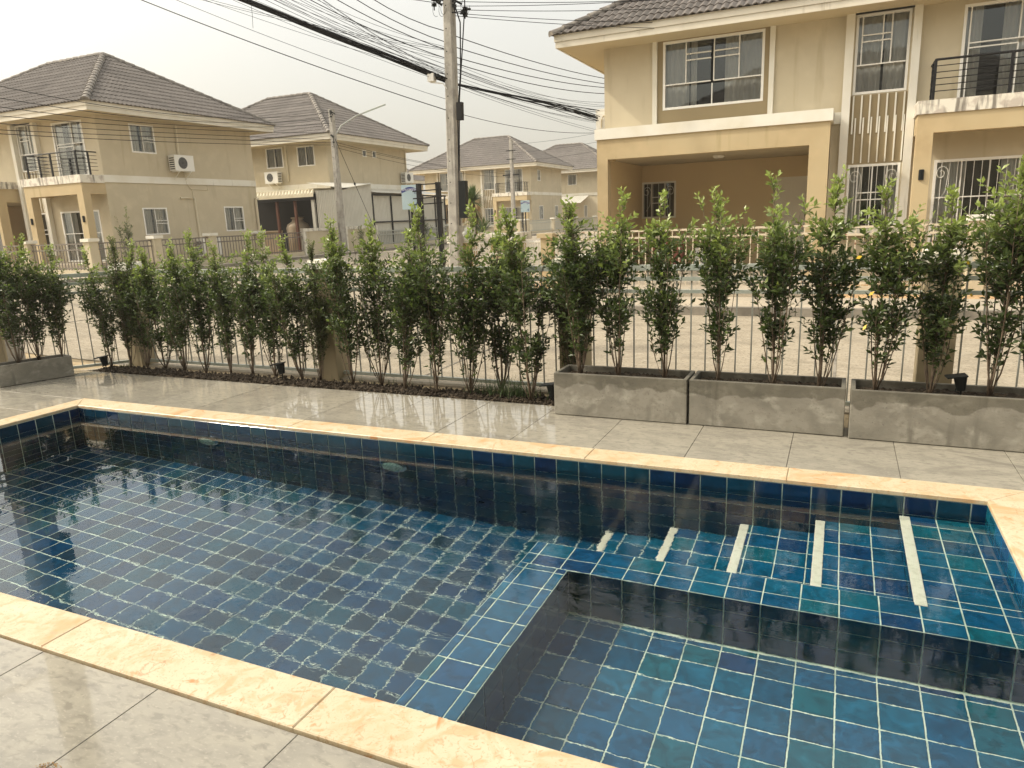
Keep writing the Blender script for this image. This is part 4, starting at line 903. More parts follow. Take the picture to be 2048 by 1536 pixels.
# simpler houses
def plain_house(x0, x1, y0, y1, label, swin=(), ewin=(), band=True, caps=False):
    root = empty('two_storey_house', ((x0+x1)/2, (y0+y1)/2, .1), label, 'house', 'cream two-storey houses of the estate')
    S = Fr((x0, y0, 0), (1, 0, 0), (0, -1, 0)); E_ = Fr((x1, y0, 0), (0, 1, 0), (1, 0, 0)); Wf = Fr((x0, y0, 0), (0, 1, 0), (-1, 0, 0)); Nf = Fr((x1, y1, 0), (-1, 0, 0), (0, 1, 0))
    m = MB(); m.wall(S, 0, x1-x0, -.1, 5.1, 0, swin, .1); m.wall(E_, 0, y1-y0, -.1, 5.1, 0, ewin, .1); m.wall(Wf, 0, y1-y0, -.1, 5.1, 0); m.wall(Nf, 0, x1-x0, -.1, 5.1, 0); m.build('wall', M['wall'], root)
    if band: m = MB(); m.box(x0-.04, x1+.04, y0-.04, y0, 3.1, 3.34); m.box(x1, x1+.04, y0, y1, 3.1, 3.34); m.build('band', M['trim'], root)
    for h in swin: window(root, S, *h[:4], 0, SLD)
    for h in ewin: window(root, E_, *h[:4], 0, SLD if h[1]-h[0] > .5 else [(0, 1, 0, 1)], curtain=h[1]-h[0] > .5)
    roof(root, x0-.9, x1+.9, y0-.9, y1+.9, ZE, M['roof_far'], step=.05, caps=caps); return root, S, E_
CX1, CY0 = -20.71, 26.64
hC, SC, EC = plain_house(-29.7, CX1, CY0, 33.0, "cream house left of centre with a carport awning and corrugated lean-to against it",
    swin=[(5.53, 6.51, 4.12, 5.0), (7.32, 8.29, 4.10, 4.96), (7.45, 8.55, 1.2, 2.4)], ewin=[(2.6, 2.92, 4.57, 4.88), (3.4, 3.72, 4.57, 4.88)], caps=True)
ac_unit(SC, 6.0, 0, 3.45, .75, .50, .28, "outdoor air conditioner unit left of the street lamp pole, above the scalloped awning")
ac_unit(EC, 6.05, 0, 3.46, .75, .50, .28, "outdoor air conditioner unit above the blue number sign")
m = MB(); m.tube([SC(6.72, .04, 5.05), SC(6.72, .04, 3.5)], .04, 5); m.build('pipe', M['pipe'], hC)
m = MB(); m.tube([EC(6.25, .04, 5.05), EC(6.25, .04, 3.9)], .04, 5); m.build('pipe', M['pipe'], hC)
hE, SE, EE = plain_house(-27.5, -18.6, 61.2, 67.6, "farthest house on the right with a small striped awning, partly hidden by the large house", swin=[(5.45, 6.25, 4.05, 4.95), (6.9, 7.2, 1.3, 2.3)])
hF, SF, EF = plain_house(-46.9, -38.0, 57.0, 63.4, "distant house whose roof alone shows between two nearer roofs")
# carport and lean-to of house C
def corrug(F, u0, u1, z0, z1, n, pitch, amp, ztop=None):
    b = MB(); k = int((u1-u0)/pitch*4)
    for i in range(k+1):
        u = u0+(u1-u0)*i/k; dn = amp*(1 if (i % 4) in (1, 2) else 0); zt = z1 if ztop is None else z1+(ztop-z1)*i/k; b.v += [F(u, n+dn, z0), F(u, n+dn, zt)]
    for i in range(k): b.f.append((2*i, 2*i+2, 2*i+3, 2*i+1)); b.m.append(0)
    return b
cp = empty('carport_awning', (-22.6, 25.5, .3), "scalloped cream metal awning over a dark carport left of the street lamp", 'awning')
b = MB(); n = 26
for i in range(n*6+1):
    x = -24.95+(4.55)*i/(n*6); t = (i % 6)/6; r = abs(math.sin(t*math.pi)); bump_ = .11*r
    for (y, z) in ((26.6, 3.08), (25.3, 2.95+bump_), (25.12, 2.90+bump_), (25.05, 2.80+bump_*.6), (25.04, 2.70)): b.v.append(Vector((x, y, z)))
for i in range(n*6):
    for j in range(4): k = 5*i+j; b.f.append((k, k+5, k+6, k+1)); b.m.append(0)
b.build('awning_sheet', M['awning'], cp)
b = MB(); b.box(-24.95, -20.4, 25.06, 25.16, 2.58, 2.70); b.build('beam', M['dark_metal'], cp)
b = MB(); b.box(-25.6, -20.75, 26.56, 26.62, .3, 2.9); b.build('shade_panel', M['shade_grey'], cp); b = MB(); b.box(-25.0, -22.5, 25.2, 25.3, .3, 1.30); b.box(-25.0, -22.5, 25.17, 25.33, 1.30, 1.36); b.build('low_wall', M['clay'], cp)  # near-black panel added over the house wall as the carport's shade
for x in (-22.55, -21.55):
    b = MB(); b.box(x-.05, x+.05, 25.15, 25.25, .3, 2.6); b.build('post', M['rust'], cp)
b = MB(); b.box(-20.6, -20.45, 25.1, 25.2, .3, 2.6); b.build('post', M['metal_sheet'], cp)
tk = MB(); tk.lathe((-21.98, 25.75, .3), [(.45, 0), (.5, .1), (.5, 1.15), (.44, 1.3), (.25, 1.42), (.22, 1.52), (.28, 1.54), (.28, 1.6), (.001, 1.62)], 24)
tk.build('water_tank', M['clay'], smooth=True, label="tan clay-coloured water tank under the scalloped awning", cat='tank')
ls = empty('lean_to_shed', (-19.6, 28, .3), "grey corrugated metal lean-to shed between the street lamp and the number sign", 'shed')
F3 = Fr((-19.0, 25.3, 0), (0, 1, 0), (1, 0, 0))
corrug(Fr((-20.35, 25.15, 0), (1, .0, 0), (0, -1, 0)), 0, 1.35, .35, 2.95, 0, .09, .025).build('front_sheet', M['metal_sheet'], ls)
corrug(F3, -.15, 1.9, .35, 2.90, 0, .10, .03, 3.25).build('side_sheet', M['metal_sheet'], ls); corrug(F3, 1.95, 8.4, .35, 2.74, -.03, .11, .03, 2.60).build('side_sheet', M['metal_sheet'], ls)
for u in (1.95, 3.4, 4.9, 6.2, 7.4, 8.4):
    b = MB(); b.box(u-.03, u+.03, .01, .06, .35, 2.74, F3); b.build('stud', M['dark_metal'], ls)
b = MB(); b.box(1.9, 8.5, .01, .07, 1.52, 1.58, F3); b.box(1.9, 8.5, .01, .07, 2.70, 2.77, F3); b.build('rail', M['dark_metal'], ls)
b = MB(); b.quad((-20.7, 25.0, 3.28), (-18.85, 25.0, 2.98), (-18.85, 27.25, 3.2), (-20.7, 27.25, 3.35)); b.quad((-20.7, 27.2, 3.15), (-18.7, 27.2, 2.82), (-18.7, 33.9, 2.78), (-20.7, 33.9, 3.1)); b.build('shed_roof', M['metal_sheet'], ls)
# house E awning
b = corrug(Fr((-23.0, 60.1, 0), (1, 0, 0), (0, -1, 0)), 0, 2.6, 0, .001, 0, .2, .0); b = MB()
for i in range(14):
    x = -23.2+i*.22; b.quad((x, 61.1, 3.1), (x+.2, 61.1, 3.1), (x+.2-.35, 59.9, 2.5), (x-.35, 59.9, 2.5))
b.build('awning', M['metal_sheet'], label="small slatted metal awning on the farthest right house", cat='awning')
# the garden's own house behind the camera (its roof shows mirrored in the windows opposite)
M['own_wall'] = mat('own_house_wall', (.42, .36, .25), .85)
oh = empty('two_storey_house', (1, -6, 0), "the garden's own cream house, behind the photographer", 'house')
OS = Fr((-7.0, -2.2, 0), (1, 0, 0), (0, 1, 0))
m = MB(); m.wall(OS, 0, 14, -.1, 5.4, 0, [(2, 5.5, .05, 2.4), (8, 11, .05, 2.4), (2.5, 4.5, 3.6, 5.0), (8.5, 10.5, 3.6, 5.0)], .1); m.box(-7, -6.9, -9, -2.2, -.1, 5.4); m.box(6.9, 7, -9, -2.2, -.1, 5.4); m.build('wall', M['own_wall'], oh)
for h in ((2, 5.5, .05, 2.4), (8, 11, .05, 2.4), (2.5, 4.5, 3.6, 5.0), (8.5, 10.5, 3.6, 5.0)): window(oh, OS, *h, 0, SLD)
roof(oh, -8, 8, -10, -1.2, 5.5, M['roof_far'], step=.075, caps=False)
# ------------------------------------------------------------------ fences across the street
def lot_fence(F, L_, posts, mbar, zb, zt, label, cap=True, style=0, pm='wall', pw=.13, mcap='trim'):
    root = empty('lot_fence', F(L_/2, 0, zb), label, 'fence', 'low metal fences of the houses opposite')
    for z in (zt, zt-.16 if style != 2 else zt-.13, zb+.25):
        m = MB(); m.box(0, L_, -.018, .018, z-.018, z+.018, F); m.build('rail', mbar, root)
    q = MB(); q.box(-.009, .009, -.009, .009, zb+.20, zt); me = q.mesh('bar', mbar); n = int(L_/.13); objs = 0; rest_ = MB()
    for i in range(1, n):
        u = i*.13
        if objs < 140: o = link('bar', me, root, F(u, 0, 0)); o.rotation_euler.z = math.atan2(F.u.y, F.u.x); objs += 1
        else: rest_.box(u-.009, u+.009, -.009, .009, zb+.20, zt, F)
    if rest_.v: rest_.build('bars', mbar, root, kind='stuff')
    m = MB(); m.box(0, L_, -.06, .06, zb-.2, zb+.2, F); m.build('base_wall', M[pm], root)
    for p in posts:
        m = MB(); m.box(p-pw, p+pw, -pw, pw, zb-.2, zt+.05, F); o = m.build('post', M[pm], root)
        m = MB(); m.box(p-pw-.04, p+pw+.04, -pw-.04, pw+.04, zt+.05, zt+.14, F); m.build('cap', M[mcap], o)
    return root
lot_fence(Fr((-18.92, 13.6, 0), (0, 1, 0), (1, 0, 0)), 8.7, [0, 2.1, 4.25, 6.45], M['fence_brown'], .35, 1.27, "brown metal fence with cream posts beside the far left house")
lot_fence(Fr((-30, 13.6, 0), (1, 0, 0), (0, -1, 0)), 11.0, [2.4, 5, 8.4], M['fence_brown'], .35, 1.27, "brown metal fence in front of the far left house")
lot_fence(Fr((-18.92, 27.5, 0), (0, 1, 0), (1, 0, 0)), 9.5, [3.1, 6.3, 9.3], M['bar'], .35, 1.15, "grey metal fence in front of the corrugated shed")
lot_fence(Fr((-19.0, 44, 0), (0, 1, 0), (1, 0, 0)), 20, [0.5, 5.4, 10.3, 15.2, 19.8], M['bar'], .35, 1.25, "distant fence along the side street before the distant house")
lot_fence(Fr((-27.5, 44, 0), (1, 0, 0), (0, -1, 0)), 8.5, [1, 4.5, 8.2], M['bar'], .35, 1.25, "distant fence in front of the distant balcony house")
for (y0, y1, lab) in ((22.35, 24.65, "left of two cream wall panels with white borders beside the street lamp pole"), (24.95, 27.25, "right of two cream wall panels with white borders beside the street lamp pole")):
    r_ = empty('wall_panel', (-18.9, (y0+y1)/2, .3), lab, 'wall', 'bordered wall panels')
    m = MB(); m.box(-18.97, -18.87, y0+.14, y1-.14, .2, 1.30); m.build('panel', M['wall'], r_)
    m = MB(); m.box(-18.99, -18.83, y0, y0+.14, .2, 1.42); m.box(-18.99, -18.83, y1-.14, y1, .2, 1.42); m.box(-18.988, -18.832, y0+.14, y1-.14, 1.30, 1.418); m.build('border', M['trim_dirty'], r_)
b = MB(); b.box(-29.9, -19.2, 14.0, 15.6, .2, .42); b.build('front_yard', M['ground'], kind='structure')
b = MB(); b.box(-29.6, -20.95, 14.9, 15.85, .3, .64); b.build('terrace', M['pave'], kind='structure')
# house A fence, gate and pillars
lot_fence(Fr((-5.55, 14.0, 0), (1, 0, 0), (0, -1, 0)), 5.2, [], M['cream_fence'], -.18, 1.16, "cream metal gate with rust spots in front of the large house's carport", style=2)
lot_fence(Fr((-.30, 14.0, 0), (1, 0, 0), (0, -1, 0)), 6.5, [2.33, 5], M['cream_fence'], -.10, 1.12, "cream bar fence in front of the large house's porch", style=2)
pl = empty('gate_pillar', (-6.4, 14, -.1), "wide cream gate pillar with a dark letter slot and a globe lamp on top", 'pillar', 'gate pillars')
m = MB(); m.box(-6.68, -6.12, 13.72, 14.28, -.15, 1.06); m.build('shaft', M['wall_tan'], pl); m = MB(); m.box(-6.78, -6.02, 13.62, 14.38, 1.06, 1.21); m.box(-6.70, -6.10, 13.70, 14.30, .78, .83); m.build('cap', M['trim_dirty'], pl)
m = MB(); m.box(-6.56, -6.30, 13.84, 14.16, 1.21, 1.30); m.build('lamp_base', M['wall_tan'], pl)
m = MB(); m.box(-6.60, -6.24, 13.695, 13.718, .40, .68); m.build('letter_slot', M['dark_metal'], pl); m = MB(); m.box(-6.46, -6.40, 13.69, 13.718, .88, 1.0); m.build('bell_box', M['clay'], pl)
m = MB(); m.lathe((-6.40, 14, 1.42), [(.001, -.13), (.07, -.11), (.115, -.06), (.13, 0), (.115, .06), (.07, .11), (.001, .13)], 24); m.build('globe_lamp', M['globe'], smooth=True, label="white globe lamp on the gate pillar", cat='lamp')
pl2 = empty('gate_pillar', (-7.55, 14, -.1), "shorter cream pillar just right of the utility pole, with a white curved cap", 'pillar', 'gate pillars')
m = MB(); m.box(-7.75, -7.28, 13.9, 14.3, -.15, 1.02); m.build('shaft', M['wall_tan'], pl2); m = MB(); m.box(-7.80, -7.20, 13.85, 14.35, 1.02, 1.17); m.build('cap', M['trim'], pl2)
gt = empty('picket_gate', (-7.0, 14, 0), "white narrow bar gate between the two cream pillars", 'gate'); m = MB()
for z in (1.0, .86, .70, -.02): m.box(-7.26, -6.70, 13.98, 14.02, z-.015, z+.015)
m.build('frame', M['frame'], gt); q = MB(); q.box(-.010, .010, -.01, .01, -.03, 1.0); me = q.mesh('bar', M['frame'])
for i in range(11): link('bar', me, gt, (-7.24+i*.052, 14, 0))
gt2 = empty('picket_gate', (-5.85, 14, 0), "pale bar gate right of the globe lamp pillar", 'gate')
for i in range(10): link('bar', me, gt2, (-6.08+i*.05, 14, 0))
m = MB(); m.box(-6.1, -5.6, 13.98, 14.02, .99, 1.03); m.build('frame', M['frame'], gt2)
b = MB(); b.box(-5.62, -5.4, 13.88, 14.12, -.15, 1.08); b.box(-5.68, -5.34, 13.82, 14.18, 1.08, 1.17); b.build('gate_pillar', M['wall_tan'], label="cream post where the carport gate starts", cat='pillar', group='gate pillars')
# things in the carport yard
b = MB(); b.box(-3.2, -2.75, 17.8, 18.2, .12, .62); b.build('storage_box', M['white'], label="white box standing under the large house's carport", cat='box')
b = MB(); b.box(-4.3, -3.9, 17.9, 18.2, .12, .9); b.box(-3.85, -3.55, 17.9, 18.3, .12, .75); b.build('draped_shelf', M['red_cloth'], label="low shelf under faded red cloth in the carport", cat='shelf')
# a plant bed in front of A and B
def bush(x, y, z, h, r, n, label, grp=None, ll=.05):
    st, lv = make_shrub(int(abs(x*31+y*17)) % 997+200, h, r, n, ll, young=.4, low=.1, nstem=4)
    return place_shrub((st, lv), x, y, z, label, grp)
bush(-4.75, 14.7, 0, .95, .5, 1100, "round green shrub behind the rusty gate at the large house's left corner")
bush(-4.35, 14.9, 0, .8, .35, 600, "small dark shrub inside the rusty gate")
bush(-.1+.1, 15.6, 0, 1.0, .35, 500, "thin weedy shrub under the tall bay window"); bush(.7, 15.6, 0, .9, .3, 400, "sparse shrub by the porch column of the large house")
bush(-18.35, 25.3, .41, 1.0, .33, 900, "small green shrub beside the street lamp pole"); bush(-19.6, 15.3, .38, 1.9, .35, 1400, "narrow upright shrub beside the far left house")
bush(-18.3, 30.5, .41, 1.35, .42, 1000, "green shrub behind the two black street posts")
# palm
pm = empty('yucca_palm', (-10.6, 20.6, 0), "spiky yucca palm right of the utility pole in front of the distant house", 'palm')
def spikes(name, c, n, L_, m_, lo, hi):
    b = MB()
    for i in range(n):
        a = random.uniform(0, 6.28); el = random.uniform(lo, hi); dv = Vector((math.cos(a)*math.cos(el), math.sin(a)*math.cos(el), math.sin(el))); s_ = dv.cross(Vector((0, 0, 1))).normalized()*.024; l = L_*random.uniform(.7, 1.1); k = len(b.v); c_ = Vector(c)
        b.v += [c_-s_*.6, c_+s_*.6, c_+dv*l*.5+s_, c_+dv*l*.5-s_, c_+dv*l-Vector((0, 0, .12*l))]; b.f += [(k, k+1, k+2, k+3), (k+3, k+2, k+4)]; b.m += [0, 0]
    b.build(name, m_, pm)
z_ = 2.05
m = MB(); m.tube([(-10.6, 20.6, 0), (-10.55, 20.6, 1.2), (-10.6, 20.6, z_)], .08, 7); m.build('trunk', M['bark'], pm)
spikes('crown', (-10.6, 20.6, z_), 170, .62, M['palm'], -.3, 1.5); spikes('dry_skirt', (-10.6, 20.6, z_-.1), 150, .75, M['palm_dry'], -1.45, -.75); spikes('low_crown', (-10.2, 20.4, 1.1), 90, .6, M['palm'], .1, 1.4)
# ------------------------------------------------------------------ poles, signs, wires
def utility_pole(x, y, z0, h, w0, w1, label, holes=True):
    root = empty('utility_pole', (x, y, z0), label, 'utility pole', 'concrete utility poles'); m = MB(); k = 10
    for i in range(k+1):
        t = i/k; r = (w0+(w1-w0)*t)/2; c = r*.25; z = z0+h*t
        for (a, c_) in ((-r+c, -r), (r-c, -r), (r, -r+c), (r, r-c), (r-c, r), (-r+c, r), (-r, r-c), (-r, -r+c)): m.v.append(Vector((x+a, y+c_, z)))
    for i in range(k):
        for j in range(8): a = 8*i+j; b_ = 8*i+(j+1) % 8; m.f.append((a, b_, b_+8, a+8)); m.m.append(0)
    m.f.append(tuple(8*k+j for j in range(8))); m.m.append(0)
    m.build('shaft', M['pole'], root)
    if holes:
        hm = MB()
        for i in range(int(h/.42)):
            z = z0+.8+i*.42
            if z < z0+h-.1:
                r = (w0+(w1-w0)*(z-z0)/h)/2; hm.lathe((x-r*.3, y-r-.001, z), [(.014, 0), (.001, .0005)], 8, (0, -1, 0))
        if hm.v: hm.build('bolt_hole', M['black'], root)
    return root
P1 = utility_pole(-7.54, 13.72, -.2, 7.4, .25, .185, "tall concrete utility pole in the middle, carrying most of the cables")
P1.rotation_euler = (0, R(1.8), 0)
def insul(root, c, n, r, dz, axis=(0, 0, 1)):
    m = MB(); c = Vector(c)
    for i in range(n): m.lathe(c+Vector((0, 0, -i*dz)), [(.001, .03), (r, .02), (r*.7, 0), (r, -.02), (.001, -.03)], 8)
    m.tube([c+Vector((0, 0, .06)), c+Vector((0, 0, -n*dz))], .012, 5)
    for i in range(4): m.tube([c, c+Vector((random.uniform(-.15, .15), random.uniform(-.1, .1), random.uniform(-.16, .1)))], .022, 5)
    m.build('insulator', M['black'], root)
insul(P1, (-7.87, 13.70, 5.80), 2, .06, .10); insul(P1, (-7.39, 13.66, 5.72), 2, .05, .1); insul(P1, (-7.17, 13.68, 5.55), 3, .06, .06)
m = MB(); m.tube([(-7.45, 13.65, 5.5), (-7.17, 13.66, 5.5)], .012, 5); m.tube([(-7.45, 13.6, 5.9), (-7.25, 13.62, 5.3), (-7.27, 13.62, 4.4), (-7.35, 13.6, 3.6), (-7.37, 13.6, 1.4)], .014, 5); m.tube([(-7.17, 13.64, 6.6), (-7.15, 13.64, 5.6), (-7.31, 13.62, 3.9), (-7.35, 13.6, 2.5)], .012, 5)
for i in range(7):
    a = random.uniform(0, 6); c = Vector((-7.57+random.uniform(-.4, .5), 13.58, 5.75+random.uniform(-.2, .25))); r = random.uniform(.08, .2); m.tube([c+Vector((math.cos(t*.6+a)*r*.6, 0, math.sin(t*.6+a)*r)) for t in range(9)], .004, 4)
m.build('loose_cable', M['cable'], P1)
m = MB(); m.box(-7.34, -7.22, 13.52, 13.62, 3.48, 3.82); m.build('junction_box', M['dark_metal'], P1)
m = MB(); m.box(-7.33, -7.17, 13.5, 13.62, 1.55, 2.30); m.build('meter_cabinet', M['black'], P1)
m = MB(); m.box(-7.20, -7.01, 13.47, 13.6, 1.12, 1.36); m.lathe((-7.19, 13.47, 1.24), [(.001, .03), (.05, .02), (.05, 0)], 12, (0, -1, 0)); m.build('electric_meter', M['bar'], P1)
cm_ = empty('security_camera', (-7.6, 13.55, 4.25), "white security camera box on an arm of the middle utility pole", 'camera'); m = MB(); m.box(-7.80, -7.66, 13.45, 13.57, 4.25, 4.40); m.build('box', M['white'], cm_)
m = MB(); m.tube([(-7.76, 13.5, 4.24), (-7.5, 13.55, 4.20), (-7.45, 13.6, 4.1)], .014, 6); m.build('arm', M['white'], cm_); m = MB(); m.lathe((-7.62, 13.5, 4.32), [(.001, 0), (.045, .01), (.05, .07), (.001, .075)], 12, (1, -.3, .3)); m.build('lens', M['black'], cm_)
P2 = utility_pole(-18.4, 24.15, .35, 5.55, .26, .18, "concrete street pole with a long slanted lamp arm, between the wall panels")
m = MB(); m.tube([(-18.35, 24.2, 4.9), (-18.2, 24.45, 5.3), (-18.0, 25.2, 5.72), (-17.6, 26.2, 6.12)], .03, 6); m.build('lamp_arm', M['bar'], P2)
m = MB(); m.box(-.045, .045, -.55, .55, -.03, .03); o = link('lamp_tube', m.mesh('lamp_tube', M['rail']), P2, (-17.66, 26.05, 6.06)); o.rotation_euler = (R(20), 0, R(-22))
insul(P2, (-18.32, 24.0, 5.8), 2, .05, .2); insul(P2, (-18.3, 24.0, 4.85), 2, .05, .2)
P3 = utility_pole(-18.9, 42.3, .3, 5.9, .26, .18, "thin far utility pole in front of the distant balcony house", False)
m = MB(); m.box(-19.5, -18.4, 42.2, 42.3, 4.05, 4.13); m.box(-19.2, -18.6, 42.2, 42.3, 5.5, 5.56); m.box(-19.2, -18.6, 42.2, 42.3, 5.0, 5.05); m.build('crossarm', M['dark_metal'], P3)
P0 = utility_pole(-9.85, 5.60, -.3, 8.2, .40, .32, "utility pole just outside the left edge, seen mirrored in the water", False)
m = MB(); m.box(-9.85, -9.62, 5.60, 5.88, 2.40, 2.95); m.build('junction_box', M['dark_metal'], P0)
utility_pole(-18.3, 7.4, .3, 9.4, .3, .2, "utility pole outside the left edge where the cables end", False)
utility_pole(-3.9, 32, .2, 6.4, .26, .2, "utility pole behind the large house where the cables end", False)
# number sign and black posts
def sign(x, y, z0, z1, w_, zb, label, scale=1, num='4', fs=.13):
    root = empty('street_sign', (x, y, zb), label, 'sign', 'blue street number signs'); F = Fr((x, y, 0), Vector((1, .35, 0)).normalized(), Vector((.35, -1, 0)).normalized())
    m = MB(); m.box(-w_/2, w_/2, -.012, .012, z0, z1, F); m.build('board', M['sign_blue'], root)
    b = MB(); n = 16; H_ = z1-z0
    for i in range(n+1):
        t = i/n; u = -w_/2+w_*t; zc = z1-.20*H_-.05*H_*math.cos(t*5.6+.6)+.03*H_*(t-.5); b.v += [F(u, .014, zc-.075*H_), F(u, .014, zc+.065*H_)]
    for i in range(n): b.f.append((2*i, 2*i+2, 2*i+3, 2*i+1)); b.m.append(0)
    b.build('wave_stripe', M['sign_navy'], root)
    m = MB(); m.box(-.035, .035, -.06, -.013, zb, z1-.1, F); m.build('post', M['dark_metal'], root)
    def txt(body, u, z, size, mt, n_=.0155):
        cu = bpy.data.curves.new('letters', 'FONT'); cu.body = body; cu.size = size; cu.align_x = 'CENTER'; cu.extrude = .0008; cu.materials.append(mt); o0 = bpy.data.objects.new('lettersource', cu); col.objects.link(o0); dg = bpy.context.evaluated_depsgraph_get(); me = bpy.data.meshes.new_from_object(o0.evaluated_get(dg)); bpy.data.objects.remove(o0); o = bpy.data.objects.new('letters', me); col.objects.link(o)
        o.parent = root; o.location = F(u, n_, z)-ORG[root]; o.rotation_euler = (R(90), 0, math.atan2(F.u.y, F.u.x))
    txt('แก่นเพชรบุรี', .0, z1-.235*H_, w_*.20, M['sign_white'], .0165); txt('ซ.', w_*.26, z1-.37*H_, w_*.17, M['sign_navy']); txt(num, w_*.30, z0+.08*H_, w_*.42, M['sign_navy'])
sign(-10.78, 17.3, 1.84, 2.49, .50, 0.0, "pale blue board with a navy wave and the number 4 on a black post")
sign(-17.7, 41.4, 1.8, 2.5, .55, .35, "tiny far pale blue board with a navy wave, beside the distant balcony house")
bp = empty('twin_post_frame', (-10.2, 17.35, 0), "pair of black square posts joined by cross rods beside the number sign", 'post')
for (x, y, t_) in ((-10.45, 17.2, 2.50), (-9.98, 17.42, 2.52)):
    m = MB(); m.box(x-.055, x+.055, y-.055, y+.055, -.1, t_); m.build('post', M['dark_metal'], bp)
for z in (2.47, 2.32, 2.13, 1.97):
    m = MB(); m.tube([(-10.58, 17.08, z-.02), (-9.86, 17.42, z+.01)] if z != 2.47 else [(-10.45, 17.14, z), (-9.98, 17.36, z+.01)], .018, 6); m.build('cross_rod', M['dark_metal'], bp)
m = MB(); m.box(-17.98, -17.92, 41.5, 41.56, .3, 2.5); m.box(-17.78, -17.72, 41.5, 41.56, .3, 2.5); m.build('twin_post_frame', M['dark_metal'], label="far pair of black posts before the distant balcony house", cat='post')
# cables
ORD = ['topmost', 'second', 'third', 'fourth', 'fifth', 'sixth', 'seventh', 'eighth', 'ninth', 'tenth', 'eleventh', 'twelfth']
LABN = {}
def cable(A, ang, pts, s1, r, label, s0=0., name='cable', grp='overhead cables', n=26):
    k = LABN.get(label, 0); LABN[label] = k+1; label = (ORD[k]+' of the '+label) if not label.startswith('hair') else label; grp = grp if not label.startswith('hair') else label.replace('hair-thin wires', 'thin wires')
    (a, za), (b_, zb), (c, zc) = pts if len(pts) == 3 else (pts[0], ((pts[0][0]+pts[1][0])/2, (pts[0][1]+pts[1][1])/2-.06), pts[1])
    co = np.polyfit([a, b_, c], [za, zb, zc], 2); u = (math.cos(ang), math.sin(ang)); P_ = []
    for i in range(n+1):
        s_ = s0+(s1-s0)*i/n; P_.append(Vector((A[0]+u[0]*s_, A[1]+u[1]*s_, float(np.polyval(co, s_)))))
    m = MB(); m.tube(P_, r, 5); return m.build(name, M['cable'], label=label, cat='cable', group=grp), P_
A1 = (-7.4, 13.7); aL = R(212); aR = math.atan2(32-13.7, -4+7.4)
LL = [(.03, 5.18, 1.41, 5.76), (.05, 4.98, 1.74, 5.76), (.05, 4.84, 2.11, 5.76), (.06, 4.68, 2.62, 5.76), (.07, 4.56, 2.82, 5.76), (.07, 4.47, 3.1, 5.76), (.1, 4.42, 3.3, 5.76), (.08, 4.37, 3.45, 5.76), (.1, 4.30, 3.9, 5.76), (.11, 3.91, 5.1, 5.77), (.12, 3.70, 5.72, 5.77)]
for i, (a, za, b_, zb) in enumerate(LL):
    cable(A1, aL, [(a, za), (b_, zb)], 12.5 if i > 8 else 10-.3*i, .0085 if i in (0, 1, 2, 3, 10) else .0045, "thin cables rising to the upper left from the middle utility pole")
for i in range(16):
    b_ = random.uniform(2.3, 4.6); za = random.uniform(4.2, 4.95); cable(A1, aL+R(random.uniform(-3, 3)), [(.08, za), (b_, 5.76+random.uniform(-.1, .1))], 9.5, .0038, "hair-thin wires in the tangle rising left from the middle utility pole")
for i in range(8):
    za = random.uniform(4.1, 4.6); cable(A1, aR+R(random.uniform(-2, 2)), [(.25, za), (2.9, za-.2), (6.5, za-.12-random.random()*.3)], 8.5, .0035, "hair-thin wires sagging right from the middle utility pole")
RR = [((.19, 3.65), (2.66, 3.54), (5.63, 3.63), 8, .006), ((.26, 5.13), (2.76, 5.06), (6.57, 5.12), 18, .009), ((.24, 4.92), (2.75, 4.88), (6.57, 4.98), 18, .009), ((.22, 4.73), (2.74, 4.71), (6.57, 4.88), 18, .009), ((.21, 4.61), (2.73, 4.55), (6.56, 4.72), 18, .009),
      ((.27, 4.5), (2.92, 4.35), (6.56, 4.49), 18, .004), ((.27, 4.44), (2.92, 4.28), (6.56, 4.38), 18, .004), ((.27, 4.36), (2.92, 4.2), (6.56, 4.28), 18, .004), ((.27, 4.3), (2.92, 4.1), (6.56, 4.15), 18, .004), ((.27, 4.2), (2.92, 3.95), (6.3, 3.75), 7.5, .004), ((.27, 4.15), (2.92, 3.9), (6.2, 3.7), 7, .004)]
for (p, q, s_, e, r) in RR: cable(A1, aR, [p, q, s_], e, r, "thin cables sagging right from the middle pole to the large house")
def bundle(ang, ptsf, s1, label, strands, spread, rk=1):
    root = empty('cable_bundle', (A1[0], A1[1], 4.2), label, 'cable bundle', 'thick cable bundles'); co = np.polyfit(*ptsf, 2); u = (math.cos(ang), math.sin(ang)); nr = Vector((-u[1], u[0], 0))
    for k in range(strands):
        m = MB(); P_ = []; a, c = random.uniform(0, 6.28), random.uniform(.3, 1); ph = random.random()*6
        for i in range(40):
            s_ = s1*i/39; sp = spread(s_); P_.append(Vector((A1[0]+u[0]*s_, A1[1]+u[1]*s_, float(np.polyval(co, s_)))) + nr*math.cos(a+s_*1.1)*c*sp + Vector((0, 0, math.sin(a+s_*.9+ph*.2)*c*sp)))
        m.tube(P_, (.017 if k % 2 else .012)*rk, 4); m.build('strand', M['cable'], root)
bundle(R(212), ([0, 2.4, 4.5, 12], [4.22, 5.22, 6.0, 8.9]), 12, "thick black cable bundle running from the middle utility pole to the upper left", 12, lambda s: .055)
bundle(math.atan2(3.2, 2.05), ([0, 1.9, 3.8], [4.22, 3.98, 3.70]), 3.8, "thick cable bundle fraying out between the middle pole and the large house", 14, lambda s: .026+.045*max(0, s-1.2), .5)
aT = math.atan2(5.4-13.7, -9.5+7.4)
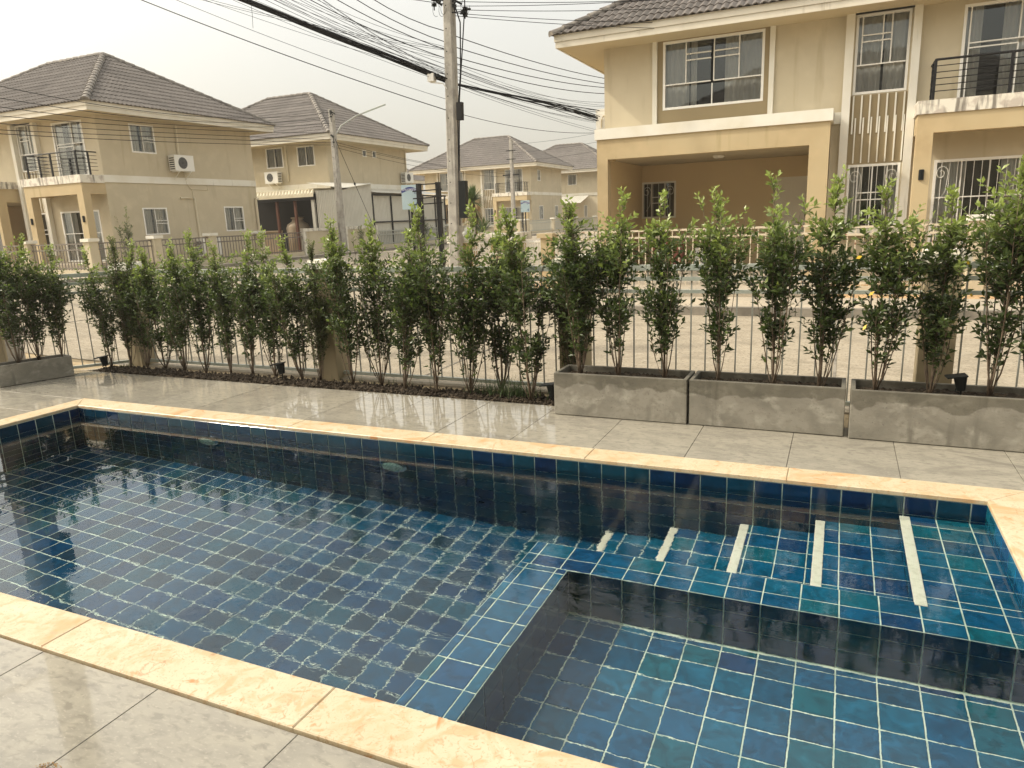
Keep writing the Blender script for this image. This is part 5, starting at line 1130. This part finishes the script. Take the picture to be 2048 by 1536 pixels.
for i, z in enumerate((6.12, 6.05, 5.98, 5.92, 5.86, 5.80, 5.74, 5.68)):
    cable(A1, aT+R(-26+2.5*i), [(0, z), (3.2, z-.28+.02*i), (8.7, z-.2)], 8.5, .013 if i in (4, 6) else .006, "black power cables leaving the middle pole's top leftwards")
aTR = math.atan2(6.3, 11.4)
for i, (z, z1_) in enumerate(((5.95, 6.1), (5.88, 6.0), (5.80, 5.95), (5.72, 5.72), (5.64, 5.74), (5.57, 5.55), (5.50, 5.24), (5.45, 5.12))):
    cable(A1, aTR, [(.3, z), (2.8, (z+z1_)/2-.05), (5.3, z1_)], 5.6, .006, "power cables from the middle pole's top to the large house's roof")
A2 = (-18.4, 24.0); a4 = math.atan2(7.6-24, .4)
for (z0_, zm, z1_) in ((5.75, 5.0, 4.97), (5.55, 4.85, 4.7), (5.35, 4.72, 4.50), (4.75, 4.45, 4.13), (4.63, 4.33, 3.99), (5.0, 4.6, 4.3), (4.55, 4.2, 3.9)):
    cable(A2, a4, [(.1, z0_), (5.5, zm), (12.6, z1_)], 16.4, .0085, "thin cables crossing in front of the far left house")
for (z0_, zm, z1_) in ((4.7, 4.25, 4.3), (4.5, 4.0, 3.95), (4.6, 4.2, 4.15)):
    cable(A2, math.atan2(42.3-24, -.5), [(0, z0_), (8, zm), (18.2, z1_)], 18.2, .008, "three thin cables from the street lamp pole to the far pole")
m = MB(); m.tube([(-18.3, 24.1, 4.8), (-18.05, 26.4, .5)], .010, 5); m.lathe((-18.2, 25.0, 3.1), [(.001, -.06), (.04, -.04), (.04, .04), (.001, .06)], 8); m.build('guy_wire', M['cable'], P2)
for i in range(3):
    cable((-18.9, 42.3), math.atan2(32-42.3, 15), [(0, 5.9-.5*i), (7, 5.6-.45*i), (17, 5.9-.4*i)], 17, .008, "three thin cables from the far pole towards the large house")
c0 = Vector((-7.4+math.cos(aL)*3.75, 13.7+math.sin(aL)*3.75, 5.72)); m = MB(); m.tube([c0+Vector((0, 0, .25)), c0+Vector((.01, 0, -.2)), c0+Vector((-.01, 0, -.45))], .005, 4)
m.build('cable', M['cable'], label="short loose cable end hanging down from the bundle at upper left", cat='cable', group='overhead cables')

# sun through the water surface onto the tiles
sl.cycles.is_caustics_light = True
for o in bpy.data.objects:
    if o.name.startswith('pool_water'): o.cycles.is_caustics_caster = True; o.data.polygons[0].use_smooth = True
    elif o.parent == pool: o.cycles.is_caustics_receiver = True

# thin smoke haze over the whole place
hz = bpy.data.materials.new('haze_air'); hz.use_nodes = True; hn = hz.node_tree; hn.nodes.clear(); ho = hn.nodes.new('ShaderNodeOutputMaterial'); hv = hn.nodes.new('ShaderNodeVolumePrincipled')
hv.inputs['Color'].default_value = (.93, .90, .82, 1); hv.inputs['Density'].default_value = .0013; hv.inputs['Anisotropy'].default_value = .3; hn.links.new(hv.outputs[0], ho.inputs['Volume'])
m = MB(); m.box(-700, 700, -300, 700, -2.9, 14); m.build('haze', hz, kind='stuff')
